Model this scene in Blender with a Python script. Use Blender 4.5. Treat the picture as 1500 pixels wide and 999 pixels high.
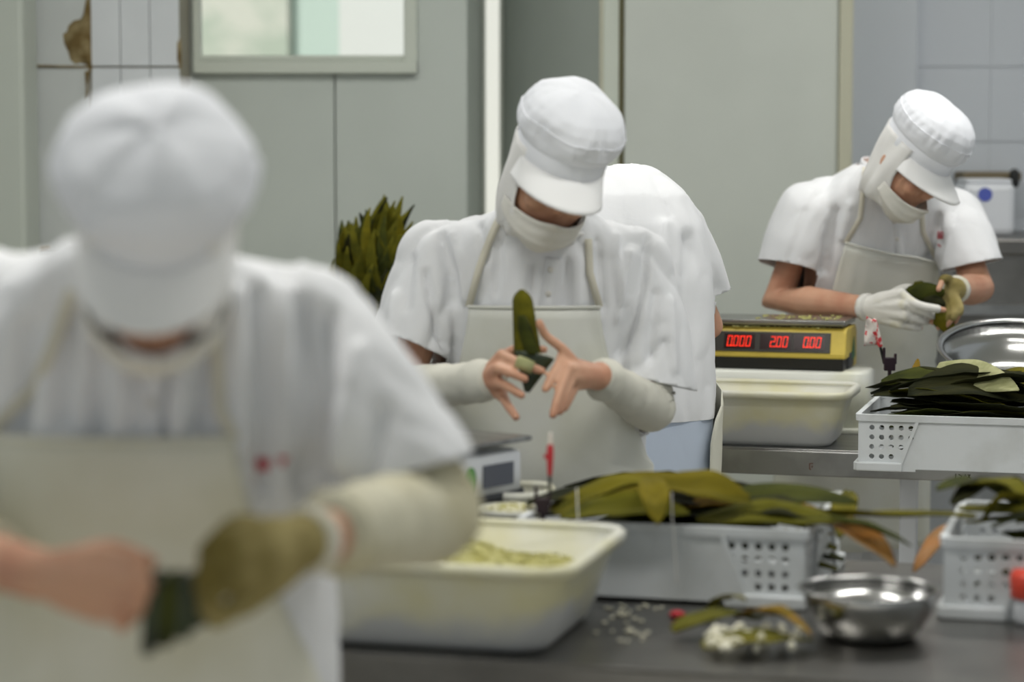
import bpy, bmesh, math, random
import numpy as np
from mathutils import Vector, Matrix, noise
from mathutils.bvhtree import BVHTree

random.seed(7); np.random.seed(7)
for o in list(bpy.data.objects): bpy.data.objects.remove(o)
SC = bpy.context.scene
COL = SC.collection
R = math.radians

# ------------------------------------------------------------------ camera
F, H, YH = 3600.0, 1.567, 195.0
PITCH = math.atan((499.5 - YH) / F)
cam = bpy.data.cameras.new('camera'); cam_o = bpy.data.objects.new('camera', cam); COL.objects.link(cam_o)
cam_o.location = (0, 0, H); cam_o.rotation_euler = (R(90) - PITCH, 0, 0)
cam.sensor_width = 36.0; cam.lens = 36.0 * F / 1500.0; cam.clip_end = 100
cam.dof.use_dof = True; cam.dof.focus_distance = 5.45; cam.dof.aperture_fstop = 2.2
SC.camera = cam_o

# ------------------------------------------------------------------ world and lights
world = bpy.data.worlds.new('world'); SC.world = world; world.use_nodes = True
bg = world.node_tree.nodes['Background']
bg.inputs[0].default_value = (0.90, 0.97, 1.0, 1); bg.inputs[1].default_value = 0.46
LAMPS = [(-0.75, 3.25, 24), (1.3, 3.6, 24), (-0.5, 5.7, 25), (1.5, 6.1, 25)]
sun = bpy.data.lights.new('sun', 'SUN'); sun.energy = 4.8; sun.angle = R(2); sun.color = (1, .98, .93)
sun_o = bpy.data.objects.new('sun', sun); COL.objects.link(sun_o); sun_o.rotation_euler = (R(30), 0, 0)   # high behind the photographer; the roof keeps it out of the room
SC.view_settings.view_transform = 'Standard'; SC.view_settings.look = 'None'
SC.view_settings.gamma = 1.0; SC.view_settings.use_curve_mapping = False
SC.view_settings.exposure = -0.20

# ------------------------------------------------------------------ picture -> place
_c, _s = math.cos(PITCH), math.sin(PITCH)
def ray(px, py):
    x, y = (px - 750) / F, -(py - 499.5) / F
    return Vector((x, _c + y * _s, -_s + y * _c))
def P(px, py, d):
    r = ray(px, py); return Vector((0, 0, H)) + r * (d / r.y)
def G(px, py, z):
    r = ray(px, py); return Vector((0, 0, H)) + r * ((z - H) / r.z)
TH = 0.80                       # table height
PSI = R(15)                     # tables run slightly towards the camera on the right
UX = Vector((math.cos(PSI), -math.sin(PSI), 0)); UY = Vector((math.sin(PSI), math.cos(PSI), 0)); UZ = Vector((0, 0, 1))
def frame(o, yaw=None):
    a = PSI if yaw is None else yaw
    return Matrix.Translation(o) @ Matrix.Rotation(-a, 4, 'Z')

# ------------------------------------------------------------------ materials
def lin(c):
    return tuple(((v / 255) / 12.92 if v / 255 <= .04045 else ((v / 255 + .055) / 1.055) ** 2.4) for v in c)
def mat(name, c, rough=.6, metal=0, c2=None, scale=8, lo=.45, hi=.6, bump=0, bscale=40, stretch=(1, 1, 1), spec=.5, sub=0, emit=None, estr=1, detail=5, sheen=0):
    m = bpy.data.materials.new(name); m.use_nodes = True
    nt = m.node_tree; b = nt.nodes['Principled BSDF']
    b.inputs['Base Color'].default_value = (*lin(c), 1); b.inputs['Roughness'].default_value = rough
    b.inputs['Metallic'].default_value = metal; b.inputs['Specular IOR Level'].default_value = spec
    if sheen: b.inputs['Sheen Weight'].default_value = sheen
    if sub:
        b.inputs['Subsurface Weight'].default_value = sub; b.inputs['Subsurface Radius'].default_value = (1, .35, .2); b.inputs['Subsurface Scale'].default_value = .01
    if emit:
        b.inputs['Emission Color'].default_value = (*lin(emit), 1); b.inputs['Emission Strength'].default_value = estr
    if c2 or bump:
        tc = nt.nodes.new('ShaderNodeTexCoord'); mp = nt.nodes.new('ShaderNodeMapping'); mp.inputs['Scale'].default_value = stretch
        nt.links.new(tc.outputs['Object'], mp.inputs[0])
    if c2:
        n = nt.nodes.new('ShaderNodeTexNoise'); n.inputs['Scale'].default_value = scale; n.inputs['Detail'].default_value = detail
        nt.links.new(mp.outputs[0], n.inputs['Vector'])
        r = nt.nodes.new('ShaderNodeValToRGB'); r.color_ramp.elements[0].position = lo; r.color_ramp.elements[1].position = hi
        r.color_ramp.elements[0].color = (*lin(c), 1); r.color_ramp.elements[1].color = (*lin(c2), 1)
        nt.links.new(n.outputs['Fac'], r.inputs[0]); nt.links.new(r.outputs[0], b.inputs['Base Color'])
    if bump:
        n2 = nt.nodes.new('ShaderNodeTexNoise'); n2.inputs['Scale'].default_value = bscale; n2.inputs['Detail'].default_value = 4
        nt.links.new(mp.outputs[0], n2.inputs['Vector'])
        bp = nt.nodes.new('ShaderNodeBump'); bp.inputs['Strength'].default_value = bump; bp.inputs['Distance'].default_value = .01
        nt.links.new(n2.outputs['Fac'], bp.inputs['Height']); nt.links.new(bp.outputs[0], b.inputs['Normal'])
    return m
def glassmat(name, rough, tint):
    m = bpy.data.materials.new(name); m.use_nodes = True
    b = m.node_tree.nodes['Principled BSDF']; b.inputs['Base Color'].default_value = (*tint, 1)
    b.inputs['Roughness'].default_value = rough; b.inputs['Transmission Weight'].default_value = 1; b.inputs['IOR'].default_value = 1.05
    return m

M = {}
M['shirt'] = mat('white_cotton', (232, 233, 235), .9, bump=.12, bscale=30, spec=.2)
M['cap'] = mat('white_cap_cloth', (234, 236, 241), .9, bump=.1, bscale=60, spec=.2)
M['visor'] = mat('white_visor_cloth', (236, 236, 235), .85, spec=.2)
M['hood'] = mat('white_hood_cloth', (230, 229, 226), .9, bump=.1, bscale=40, spec=.2)
M['mask'] = mat('cream_mask_cotton', (222, 220, 212), .9, bump=.08, bscale=90, spec=.2)
M['apron'] = mat('cream_vinyl_apron', (222, 221, 207), .55, c2=(205, 202, 178), scale=5, lo=.45, hi=.75, bump=.06, bscale=12, spec=.35)
M['apron_pale'] = mat('pale_vinyl_apron', (220, 221, 213), .5, c2=(208, 208, 192), scale=5, lo=.45, hi=.75, bump=.06, bscale=12, spec=.35)
M['strap'] = mat('cream_strap', (218, 214, 198), .8, spec=.2)
M['cover'] = mat('cream_knit_sleeve', (214, 212, 200), .85, bump=.15, bscale=45, spec=.2)
M['cover_dirty'] = mat('stained_knit_sleeve', (210, 206, 184), .85, c2=(192, 184, 150), scale=9, lo=.4, hi=.7, bump=.15, bscale=45, spec=.2)
M['skin'] = mat('skin', (206, 160, 132), .5, c2=(188, 132, 106), scale=14, lo=.4, hi=.75, sub=.08, bump=.06, bscale=120, spec=.35)
M['skin_dark'] = mat('skin_face', (168, 112, 82), .5, sub=.08, spec=.35)
M['hair'] = mat('dark_hair', (38, 30, 26), .6)
M['glove'] = mat('white_cotton_glove', (228, 226, 220), .9, c2=(196, 190, 150), scale=14, lo=.5, hi=.75, spec=.2, bump=.15, bscale=90)
M['glove_stained'] = mat('stained_cotton_glove', (176, 162, 112), .9, c2=(112, 100, 52), scale=11, lo=.35, hi=.65, spec=.2, bump=.2, bscale=70)
M['trouser'] = mat('white_trousers', (222, 223, 225), .9, bump=.1, bscale=20, spec=.2)
M['trouser_blue'] = mat('pale_blue_trousers', (206, 218, 236), .9, bump=.15, bscale=18, stretch=(1, 1, .3), spec=.2)
M['boot'] = mat('white_rubber_boot', (216, 216, 212), .5)
M['button'] = mat('button', (215, 212, 205), .4)
M['red'] = mat('red_embroidery', (196, 30, 52), .7)
M['steel'] = mat('brushed_steel', (176, 176, 174), .30, 1, c2=(150, 150, 148), scale=5, bump=.05, bscale=60, stretch=(1, 12, 1))
M['steel_table'] = mat('worn_table_steel', (138, 136, 132), .33, 1, c2=(112, 110, 106), scale=6, lo=.35, hi=.7, bump=.06, bscale=18)
M['basin'] = mat('polished_steel', (192, 192, 190), .20, 1, bump=.03, bscale=30)
M['tub'] = mat('stained_cream_tub', (216, 216, 206), .45, c2=(208, 204, 166), scale=5, lo=.42, hi=.68, bump=.05, bscale=20)
def residue(m, z0):
    nt = m.node_tree; b = nt.nodes['Principled BSDF']; old = b.inputs['Base Color'].links[0].from_socket
    tc = nt.nodes.new('ShaderNodeTexCoord'); sx = nt.nodes.new('ShaderNodeSeparateXYZ'); nt.links.new(tc.outputs['Object'], sx.inputs[0])
    n = nt.nodes.new('ShaderNodeTexNoise'); n.inputs['Scale'].default_value = 4.5; n.inputs['Detail'].default_value = 4; nt.links.new(tc.outputs['Object'], n.inputs['Vector'])
    ma = nt.nodes.new('ShaderNodeMath'); ma.operation = 'MULTIPLY_ADD'; ma.inputs[1].default_value = -.22; nt.links.new(n.outputs['Fac'], ma.inputs[0]); nt.links.new(sx.outputs['Z'], ma.inputs[2])
    rp = nt.nodes.new('ShaderNodeValToRGB'); rp.color_ramp.elements[0].position = 0; rp.color_ramp.elements[1].position = .03
    ad = nt.nodes.new('ShaderNodeMath'); ad.operation = 'ADD'; ad.inputs[1].default_value = .11 - z0; nt.links.new(ma.outputs[0], ad.inputs[0]); nt.links.new(ad.outputs[0], rp.inputs[0])
    mx = nt.nodes.new('ShaderNodeMix'); mx.data_type = 'RGBA'; nt.links.new(rp.outputs[0], mx.inputs['Factor'])
    mx.inputs['A'].default_value = (*lin((190, 192, 192)), 1); nt.links.new(old, mx.inputs['B']); nt.links.new(mx.outputs['Result'], b.inputs['Base Color'])
residue(M['tub'], .012)
M['tub_white'] = mat('white_plastic_tub', (222, 224, 216), .4, c2=(204, 204, 170), scale=5, lo=.5, hi=.75)
M['crate'] = mat('white_crate_plastic', (222, 226, 228), .42, c2=(206, 209, 208), scale=9, lo=.45, hi=.7)
M['rice'] = mat('green_stained_rice', (158, 152, 74), .7, c2=(190, 186, 126), scale=45, lo=.4, hi=.66, bump=.6, bscale=120)
M['grain'] = mat('rice_grain', (226, 222, 200), .5)
M['grain_green'] = mat('green_rice_grain', (186, 182, 112), .6)
LEAFM = []
for i, (a, b) in enumerate([((104, 100, 24), (74, 74, 18)), ((114, 106, 24), (84, 82, 20)), ((70, 74, 24), (46, 52, 20)), ((108, 92, 26), (140, 106, 32)), ((50, 50, 24), (28, 32, 18)), ((116, 104, 20), (86, 80, 18))]):
    LEAFM.append(mat('leaf_%d' % i, a, .75, c2=b, scale=10, lo=.35, hi=.65, stretch=(.25, 3, 3), bump=.2, bscale=60, spec=.12))
M['leaf_orange'] = mat('dry_orange_leaf', (164, 104, 28), .6, c2=(110, 84, 28), scale=9, lo=.35, hi=.65, stretch=(.3, 2, 2))
M['leaf_pale'] = mat('pale_leaf_underside', (168, 168, 122), .7, c2=(148, 150, 102), scale=20, stretch=(.3, 3, 3))
M['dumpling'] = mat('dark_green_wrap', (46, 58, 34), .45, c2=(28, 38, 24), scale=12, stretch=(.3, 3, 3), bump=.2, bscale=50)
M['yellow'] = mat('yellow_plastic', (214, 190, 84), .45, c2=(196, 172, 76), scale=6)
M['black'] = mat('black_plastic', (26, 26, 26), .45)
M['panel'] = mat('dark_display_panel', (52, 50, 46), .35)
M['display'] = mat('display_window', (34, 6, 6), .25)
M['digit'] = mat('lit_red_digits', (255, 50, 20), .5, emit=(255, 48, 18), estr=1.6)
M['green'] = mat('green_sticker', (40, 158, 44), .5)
M['green_dark'] = mat('green_arrow', (40, 104, 66), .5)
M['white_plastic'] = mat('white_plastic', (214, 217, 222), .4)
M['grey_print'] = mat('grey_print', (92, 96, 108), .6)
M['dark_grey'] = mat('dark_grey_plastic', (44, 46, 50), .5)
M['purple'] = mat('dark_purple_plastic', (40, 22, 32), .45)
M['redtape'] = mat('red_tape', (190, 44, 54), .6)
M['film'] = mat('white_film', (224, 216, 208), .5, c2=(206, 60, 66), scale=55, lo=.5, hi=.6)
M['twine'] = mat('pale_twine', (196, 194, 188), .8)
M['redcup'] = mat('orange_red_plastic', (226, 78, 58), .4)
M['wall'] = mat('grey_green_panel', (188, 195, 188), .55, c2=(184, 191, 184), scale=2)
M['wall_r'] = mat('white_tile_wall', (196, 201, 207), .35)
M['grout'] = mat('grout', (150, 146, 130), .9)
M['grout_pale'] = mat('pale_grout', (192, 197, 202), .9)
M['mould'] = mat('brown_mould', (104, 86, 48), .95, c2=(150, 136, 100), scale=18, lo=.4, hi=.65, bump=.5, bscale=40)
M['tile'] = mat('white_tile', (212, 216, 218), .3, c2=(206, 210, 212), scale=3)
M['tile_shaded'] = mat('shaded_white_tile', (196, 200, 198), .3, c2=(190, 194, 192), scale=3)  # same white tile, greyed to paint the shade on the pier's turned side
M['pillar'] = mat('pale_green_paint', (180, 186, 176), .5)
M['frame'] = mat('painted_frame', (196, 202, 190), .5)
M['door'] = mat('door_panel', (194, 199, 191), .5, c2=(190, 195, 187), scale=2)
M['alu'] = mat('yellowed_aluminium', (184, 183, 162), .5)
M['seam'] = mat('brown_seam', (104, 100, 72), .8)
M['glass'] = glassmat('clear_pane', .02, (.97, 1, .99))
M['frost'] = glassmat('frosted_pane', .25, (1, 1, .97))
M['floor'] = mat('floor_tiles', (196, 190, 178), .35, c2=(180, 174, 160), scale=3)
M['ceiling'] = mat('ceiling_paint', (214, 216, 212), .8)
M['outside'] = mat('outside_blotches', (226, 226, 214), .9, c2=(196, 206, 190), scale=3)
M['outside3'] = mat('outside_cream', (236, 237, 234), .9)
M['outside2'] = mat('outside_green', (206, 222, 214), .9)
M['wood'] = mat('brown_rail', (120, 108, 84), .7)
M['blue'] = mat('blue_print', (78, 92, 176), .6)
M['board'] = mat('streaked_board', (192, 190, 184), .6, c2=(146, 138, 132), scale=7, lo=.42, hi=.62, stretch=(5, 5, .3))
M['lamp'] = mat('lamp_tube', (255, 255, 255), .5, emit=(255, 252, 245), estr=6)

# ------------------------------------------------------------------ mesh builder
class MB:
    def __init__(s): s.v = []; s.f = []
    def add(s, vs, fs, m=None):
        k = len(s.v)
        s.v += [(m @ Vector(p)) if m is not None else Vector(p) for p in vs]
        s.f += [tuple(i + k for i in f) for f in fs]; return s
    def box(s, x0, x1, y0, y1, z0, z1, m=None):
        return s.add([(x0, y0, z0), (x1, y0, z0), (x1, y1, z0), (x0, y1, z0), (x0, y0, z1), (x1, y0, z1), (x1, y1, z1), (x0, y1, z1)],
                     [(0, 3, 2, 1), (4, 5, 6, 7), (0, 1, 5, 4), (1, 2, 6, 5), (2, 3, 7, 6), (3, 0, 4, 7)], m)
    def loft(s, rings, cap=True, closed=True, m=None):
        n = len(rings[0]); vs = [p for r in rings for p in r]; fs = []
        for i in range(len(rings) - 1):
            for j in range(n if closed else n - 1):
                a, b = i * n + j, i * n + (j + 1) % n
                fs.append((a, b, b + n, a + n))
        if cap and closed:
            fs.append(tuple(range(n - 1, -1, -1))); fs.append(tuple((len(rings) - 1) * n + j for j in range(n)))
        return s.add(vs, fs, m)
    def ell(s, c, r, m=None, nu=16, nv=10):
        rings = []
        for i in range(nv + 1):
            t = -math.pi / 2 + math.pi * (i + .0001 * (i == 0) - .0001 * (i == nv)) / nv
            rings.append([(c[0] + r[0] * math.cos(t) * math.cos(2 * math.pi * j / nu), c[1] + r[1] * math.cos(t) * math.sin(2 * math.pi * j / nu), c[2] + r[2] * math.sin(t)) for j in range(nu)])
        return s.loft(rings, True, True, m)
    def tube(s, path, rad, n=12, rnd=True, flat=1.0, m=None):
        path = [Vector(p) for p in path]
        if not hasattr(rad, '__len__'): rad = [rad] * len(path)
        rad = list(rad)
        T = []
        for i in range(len(path)):
            a = path[max(i - 1, 0)]; b = path[min(i + 1, len(path) - 1)]; T.append((b - a).normalized())
        up = Vector((0, 0, 1)) if abs(T[0].z) < .9 else Vector((0, 1, 0))
        N = (up - T[0] * up.dot(T[0])).normalized(); rings = []
        def ring(c, t, nn, r):
            bb = t.cross(nn)
            return [c + nn * (r * flat * math.sin(2 * math.pi * j / n)) + bb * (r * math.cos(2 * math.pi * j / n)) for j in range(n)]
        for i, c in enumerate(path):
            N = (N - T[i] * N.dot(T[i])).normalized()
            if i == 0 and rnd:
                for a in (80, 50, 25): rings.append(ring(c - T[0] * rad[0] * math.sin(R(a)), T[0], N, rad[0] * math.cos(R(a))))
            rings.append(ring(c, T[i], N, rad[i]))
            if i == len(path) - 1 and rnd:
                for a in (25, 50, 80): rings.append(ring(c + T[i] * rad[i] * math.sin(R(a)), T[i], N, rad[i] * math.cos(R(a))))
        return s.loft([r[::-1] for r in rings], True, True, m)
    def lathe(s, prof, n=40, m=None, closed=False):
        rings = [[(r * math.cos(2 * math.pi * j / n), r * math.sin(2 * math.pi * j / n), z) for j in range(n)] for r, z in prof]
        return s.loft(rings, False, True, m)
    def grid(s, rows, m=None):
        return s.loft(rows, False, False, m)
    def mesh(s, name):
        me = bpy.data.meshes.new(name); me.from_pydata([tuple(v) for v in s.v], [], s.f)
        bm = bmesh.new(); bm.from_mesh(me); bmesh.ops.recalc_face_normals(bm, faces=bm.faces); bm.to_mesh(me); bm.free()
        return me
    def build(s, name, m, parent=None, smooth=False, local=False, bevel=0, solid=0, sub=0, off=0):
        return link(name, s.mesh(name), m, parent, smooth, local, bevel, solid, sub, off)

def link(name, me, m, parent=None, smooth=False, local=False, bevel=0, solid=0, sub=0, off=0):
    o = bpy.data.objects.new(name, me); COL.objects.link(o)
    me.materials.clear(); me.materials.append(M[m] if isinstance(m, str) else m)
    if smooth: me.polygons.foreach_set('use_smooth', [True] * len(me.polygons))
    if not local:
        if parent is not None:
            p = parent; L = Vector((0, 0, 0))
            while p is not None: L += p.location; p = p.parent
        else:
            co = np.empty(len(me.vertices) * 3); me.vertices.foreach_get('co', co); co = co.reshape(-1, 3)
            mn, mx = co.min(0), co.max(0); L = Vector(((mn[0] + mx[0]) / 2, (mn[1] + mx[1]) / 2, mn[2])); o.location = L
        me.transform(Matrix.Translation(-L))
    if parent is not None: o.parent = parent
    if solid:
        md = o.modifiers.new('solid', 'SOLIDIFY'); md.thickness = solid; md.offset = off
    if bevel:
        md = o.modifiers.new('bevel', 'BEVEL'); md.width = bevel; md.segments = 2; md.limit_method = 'ANGLE'
    if sub:
        md = o.modifiers.new('sub', 'SUBSURF'); md.levels = sub; md.render_levels = sub
    return o
def tag(o, label=None, cat=None, group=None, kind=None):
    if label: o['label'] = label
    if cat: o['category'] = cat
    if group: o['group'] = group
    if kind: o['kind'] = kind
    return o
def thing(name, label, cat, loc, rotz=0, group=None):
    o = bpy.data.objects.new(name, None); COL.objects.link(o); o.empty_display_size = .05
    o.location = loc; o.rotation_euler = (0, 0, rotz)
    return tag(o, label, cat, group)
def remesh(mb, voxel, smooth=4, deci=0):
    me = mb.mesh('tmp'); o = bpy.data.objects.new('tmp', me); COL.objects.link(o)
    r = o.modifiers.new('r', 'REMESH'); r.mode = 'VOXEL'; r.voxel_size = voxel
    if smooth:
        q = o.modifiers.new('s', 'SMOOTH'); q.factor = .5; q.iterations = smooth
    if deci:
        q = o.modifiers.new('d', 'DECIMATE'); q.ratio = deci
    dg = bpy.context.evaluated_depsgraph_get(); ev = o.evaluated_get(dg)
    out = bpy.data.meshes.new_from_object(ev)
    bpy.data.objects.remove(o); bpy.data.meshes.remove(me)
    return out
def catmull(pts, n):
    pts = [Vector(p) for p in pts]; out = []
    e = [pts[0] * 2 - pts[1]] + pts + [pts[-1] * 2 - pts[-2]]
    for i in range(1, len(e) - 2):
        for k in range(n):
            t = k / n; a, b, c, d = e[i - 1], e[i], e[i + 1], e[i + 2]
            out.append(.5 * ((2 * b) + (c - a) * t + (2 * a - 5 * b + 4 * c - d) * t * t + (3 * b - a - 3 * c + d) * t ** 3))
    out.append(pts[-1]); return out
def lerp(a, b, t): return a + (b - a) * t
def sstep(a, b, x):
    t = min(1, max(0, (x - a) / (b - a))); return t * t * (3 - 2 * t)

# ================================================================== the room
BW = 7.7                                   # back wall distance
def slab(px0, px1, y0, y1, d, th=.06):     # an upright slab facing the camera, its extent read off the picture
    a, b = P(px0, y0, d), P(px1, y1, d)
    return min(a.x, b.x), max(a.x, b.x), d, d + th, min(a.z, b.z), max(a.z, b.z)
fl = MB().box(-4, 4.5, -.5, 12, -.1, 0).build('floor', 'floor'); tag(fl, 'pale beige tiled floor of the workroom', kind='structure')
ce = MB().box(-4, 4.5, -.5, BW + .3, 3.1, 3.2).build('ceiling', 'ceiling'); tag(ce, 'white painted ceiling above the tables', kind='structure')

# panelled partition with the window
ZC = 3.1
def X(px, d, py=195): return P(px, py, d).x
wx0, wx1, wxs = X(255, BW), X(684, BW), X(491, BW)
g0, g1 = X(291, BW), X(602, BW); gz = P(450, 84, BW).z; gzt = gz + .75
w = MB()
w.box(wx0, wx1, BW + .03, BW + .08, 0, gz); w.box(wx0, g0, BW + .03, BW + .08, gz, ZC); w.box(g1, wx1, BW + .03, BW + .08, gz, ZC); w.box(g0, g1, BW, BW + .08, gzt, ZC)
wb = w.build('wall_back', 'wall'); tag(wb, 'grey green panelled partition with a window high on it', kind='structure')
MB().box(wx0, wxs - .003, BW, BW + .03, 0, gz).box(wx0, g0, BW, BW + .03, gz, ZC).build('panel', 'wall', wb)
MB().box(wxs + .003, wx1, BW, BW + .03, 0, gz).box(g1, wx1, BW, BW + .03, gz, ZC).build('panel', 'wall', wb)
win = MB()
fz = P(450, 108, BW).z
win.box(g0 - .012, g0 + .012, BW - .03, BW + .02, fz, gzt); win.box(g1 - .02, g1 + .02, BW - .03, BW + .02, fz, gzt)
win.box(g0 - .012, g1 + .02, BW - .035, BW + .02, fz, gz - .012); win.box(g0, g1, BW - .02, BW + .03, gz - .012, gz + .006); win.box(g0 - .012, g1 + .02, BW - .03, BW + .02, gzt, gzt + .05)
wo = win.build('window_1', 'frame', bevel=.004); tag(wo, 'interior window with pale painted frame above the panels', kind='structure')
MB().box(g0 + .01, g1 - .01, BW + .01, BW + .016, gz, gzt).build('pane', 'glass', wo)
# beyond the window
o = MB().box(X(200, 10.5), X(425, 10.5), 10.4, 10.6, 0, 4).build('wall_backdrop', 'outside'); tag(o, 'blotchy pale wall standing in for overexposed trees beyond the window', kind='structure')  # stands in for overexposed trees; their glare is put into pale blotches
o = MB().box(X(400, 11), X(520, 11), 10.9, 11.1, 0, 4).build('wall_annex', 'outside2'); tag(o, 'pale green wall strip seen through the window', kind='structure')

o = MB().box(X(500, 10.7), X(1000, 10.7), 10.6, 10.8, 0, 4).build('wall_backing', 'outside3'); tag(o, 'sunlit cream wall added to brighten the strip window', kind='structure')  # added behind the frosted strip so that it reads bright
# recess with the bright strip window
jx0, jx1, jx2 = X(684, BW), X(706, 8.3), X(737, 8.3)
w = MB().add([(jx0, BW, 0), (jx1, 8.3, 0), (jx1 - .02, 8.36, 0), (jx0 - .05, BW + .05, 0), (jx0, BW, ZC), (jx1, 8.3, ZC), (jx1 - .02, 8.36, ZC), (jx0 - .05, BW + .05, ZC)],
             [(0, 3, 2, 1), (4, 5, 6, 7), (0, 1, 5, 4), (1, 2, 6, 5), (2, 3, 7, 6), (3, 0, 4, 7)])
tag(w.build('wall_recess', 'wall'), 'narrow grey wall return beside the bright strip window', kind='structure')
w = MB().box(jx1, jx1 + .012, 8.28, 8.33, 0, ZC).box(jx2 - .012, jx2, 8.28, 8.33, 0, ZC).box(jx1, jx2, 8.28, 8.33, 0, .25)
wo2 = w.build('window_2', 'frame'); tag(wo2, 'tall narrow bright strip window in the corner', kind='structure')
MB().box(jx1 + .01, jx2 - .01, 8.30, 8.306, .25, ZC).build('pane', 'frost', wo2)
kx = X(882, BW)
w = MB().add([(jx2, 8.3, 0), (kx, BW, 0), (kx, BW + .06, 0), (jx2, 8.36, 0), (jx2, 8.3, ZC), (kx, BW, ZC), (kx, BW + .06, ZC), (jx2, 8.36, ZC)],
             [(0, 3, 2, 1), (4, 5, 6, 7), (0, 1, 5, 4), (1, 2, 6, 5), (2, 3, 7, 6), (3, 0, 4, 7)])
tag(w.build('wall_angled', 'wall'), 'grey wall running from the strip window to the door', kind='structure')

# door panel
d1 = MB().box(X(914, BW), X(1226, BW), BW - .02, BW + .04, .02, ZC - .3).build('door_1', 'door', bevel=.004)
tag(d1, 'plain pale grey sliding door panel behind the workers', kind='structure')
t = MB().box(X(882, BW), X(906, BW), BW - .01, BW + .05, 0, ZC).build('trim_1', 'frame', bevel=.004); tag(t, 'painted upright of the door frame', kind='structure')
t = MB().box(X(878, BW), X(882.5, BW), BW - .015, BW + .02, 0, ZC).build('trim_2', 'alu'); tag(t, 'thin yellowed strip left of the door', kind='structure')
t = MB().box(X(906, BW), X(914, BW), BW + .0, BW + .05, 0, ZC).build('trim_3', 'seam'); tag(t, 'dark brown gap at the left edge of the door', kind='structure')
t = MB().box(X(1226, BW), X(1246, BW), BW - .04, BW + .05, 0, ZC).build('trim_4', 'alu', bevel=.004); tag(t, 'yellowed aluminium strip right of the door', kind='structure')
# right wall with tiles
RW = 8.1
wr = MB().box(X(1225, RW), X(1700, RW), RW + .012, RW + .1, 0, ZC).build('wall_right', 'grout_pale'); tag(wr, 'bluish white tiled wall behind the rightmost worker', kind='structure')
xs = [1232, 1338, 1450, 1562, 1674]; tz = P(1400, 98, RW).z; th = .245
for i in range(4):
    for k in range(-7, 4):
        MB().box(X(xs[i], RW) + .0005, X(xs[i + 1], RW) - .0005, RW, RW + .012, max(0, tz + k * th + .0012), tz + (k + 1) * th - .0012).build('tile', 'wall_r', wr)
pp = MB().box(X(1338, RW) - .22, X(1338, RW), RW - .06, RW, 0, ZC).build('trim_5', 'wall_r', bevel=.004); tag(pp, 'shallow bluish white pilaster beside the door', kind='structure')
# tiled pier on the left
TD = 7.45
a0, a1, a2 = X(36, TD), X(135, TD), X(264, TD)
wl = MB().box(a0, a2 + .0, TD + .014, BW + .1, 0, ZC).build('wall_left', 'grout'); tag(wl, 'white tiled pier with brown mould in its joints', kind='structure')
zt = P(150, 98, TD).z; rh = P(150, 98, TD).z - P(150, 370, TD).z
for k in range(-3, 3):
    z0, z1 = max(0, zt + k * rh + .003), min(ZC, zt + (k + 1) * rh - .003)
    if z1 <= z0: continue
    MB().box(a0, a1 - .008, TD + .004, TD + .014, z0, z1).build('tile', 'tile_shaded', wl, bevel=.0015)
    for i in range(3):
        MB().box(a1 + (a2 - a1) * i / 3 + .001, a1 + (a2 - a1) * (i + 1) / 3 - .001, TD, TD + .014, z0, z1).build('tile', 'tile', wl, bevel=.0015)
# mould: an irregular crust in the joint
def crust(pts, name='mould_crust', d=TD - .003):
    mb = MB(); n = len(pts)
    vs = [P(x, y, d + .006) for x, y in pts]; c = sum((P(x, y, d) for x, y in pts), Vector()) / n
    vs2 = [P(x, y, d) * .6 + c * .4 + Vector((0, -.001, 0)) for x, y in pts]
    k = vs + vs2
    mb.add(k, [(i, (i + 1) % n, n + (i + 1) % n, n + i) for i in range(n)] + [tuple(range(n, 2 * n))])
    mb.build(name, 'mould', wl, smooth=True)
crust([(126, -2), (131, -2), (134, 20), (133, 50), (136, 80), (138, 104), (131, 106), (127, 95), (118, 92), (110, 94), (103, 88), (100, 76), (94, 64), (92, 50), (98, 46), (100, 38), (108, 30), (118, 28), (123, 20)])
crust([(124, 104), (131, 104), (129, 128), (130, 140), (125, 146), (126, 128)])
crust([(259, 58), (265, 56), (266, 96), (264, 104), (259, 90)])
crust([(36, 372), (42, 366), (56, 362), (72, 360), (76, 366), (60, 372), (44, 378)])
crust([(36, 94), (60, 95), (95, 96), (128, 97), (128, 100), (95, 99), (60, 98), (36, 98)])
pl = MB().box(X(-60, 7.2), X(36, 7.2), 7.2, 7.42, 0, ZC).build('trim_6', 'pillar', bevel=.015); tag(pl, 'pale green painted upright at the left edge', kind='structure')
w = MB().box(-4, X(-55, 7.2), 7.3, 7.42, 0, ZC).build('wall_far_left', 'wall'); tag(w, 'grey green wall left of the tiled pier', kind='structure')
# ceiling lamps: housing, tubes and the light they give
for x, y, e in LAMPS:
    t = thing('ceiling_lamp', 'twin tube fluorescent lamp under the ceiling above %s' % (('the front worker' if x < 0 else 'the near basin') if y < 4 else ('the leaf bundle' if x < 0 else 'the far table')), 'lamp', (x, y, 2.98), 0, 'fluorescent ceiling lamps')
    MB().box(-.62, .62, -.1, .1, .05, .115).build('housing', 'white_plastic', t, local=True, bevel=.01)
    for s in (-.05, .05): MB().tube([(-.58, s, .03), (.58, s, .03)], .013, 10).build('tube', 'lamp', t, True, True)
    L = bpy.data.lights.new('lamp_light', 'AREA'); L.shape = 'RECTANGLE'; L.size = 1.2; L.size_y = .25; L.energy = e; L.color = (1, .985, .95)
    lo = bpy.data.objects.new('lamp_light', L); COL.objects.link(lo); lo.location = (0, 0, -.01); lo.parent = t

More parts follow.
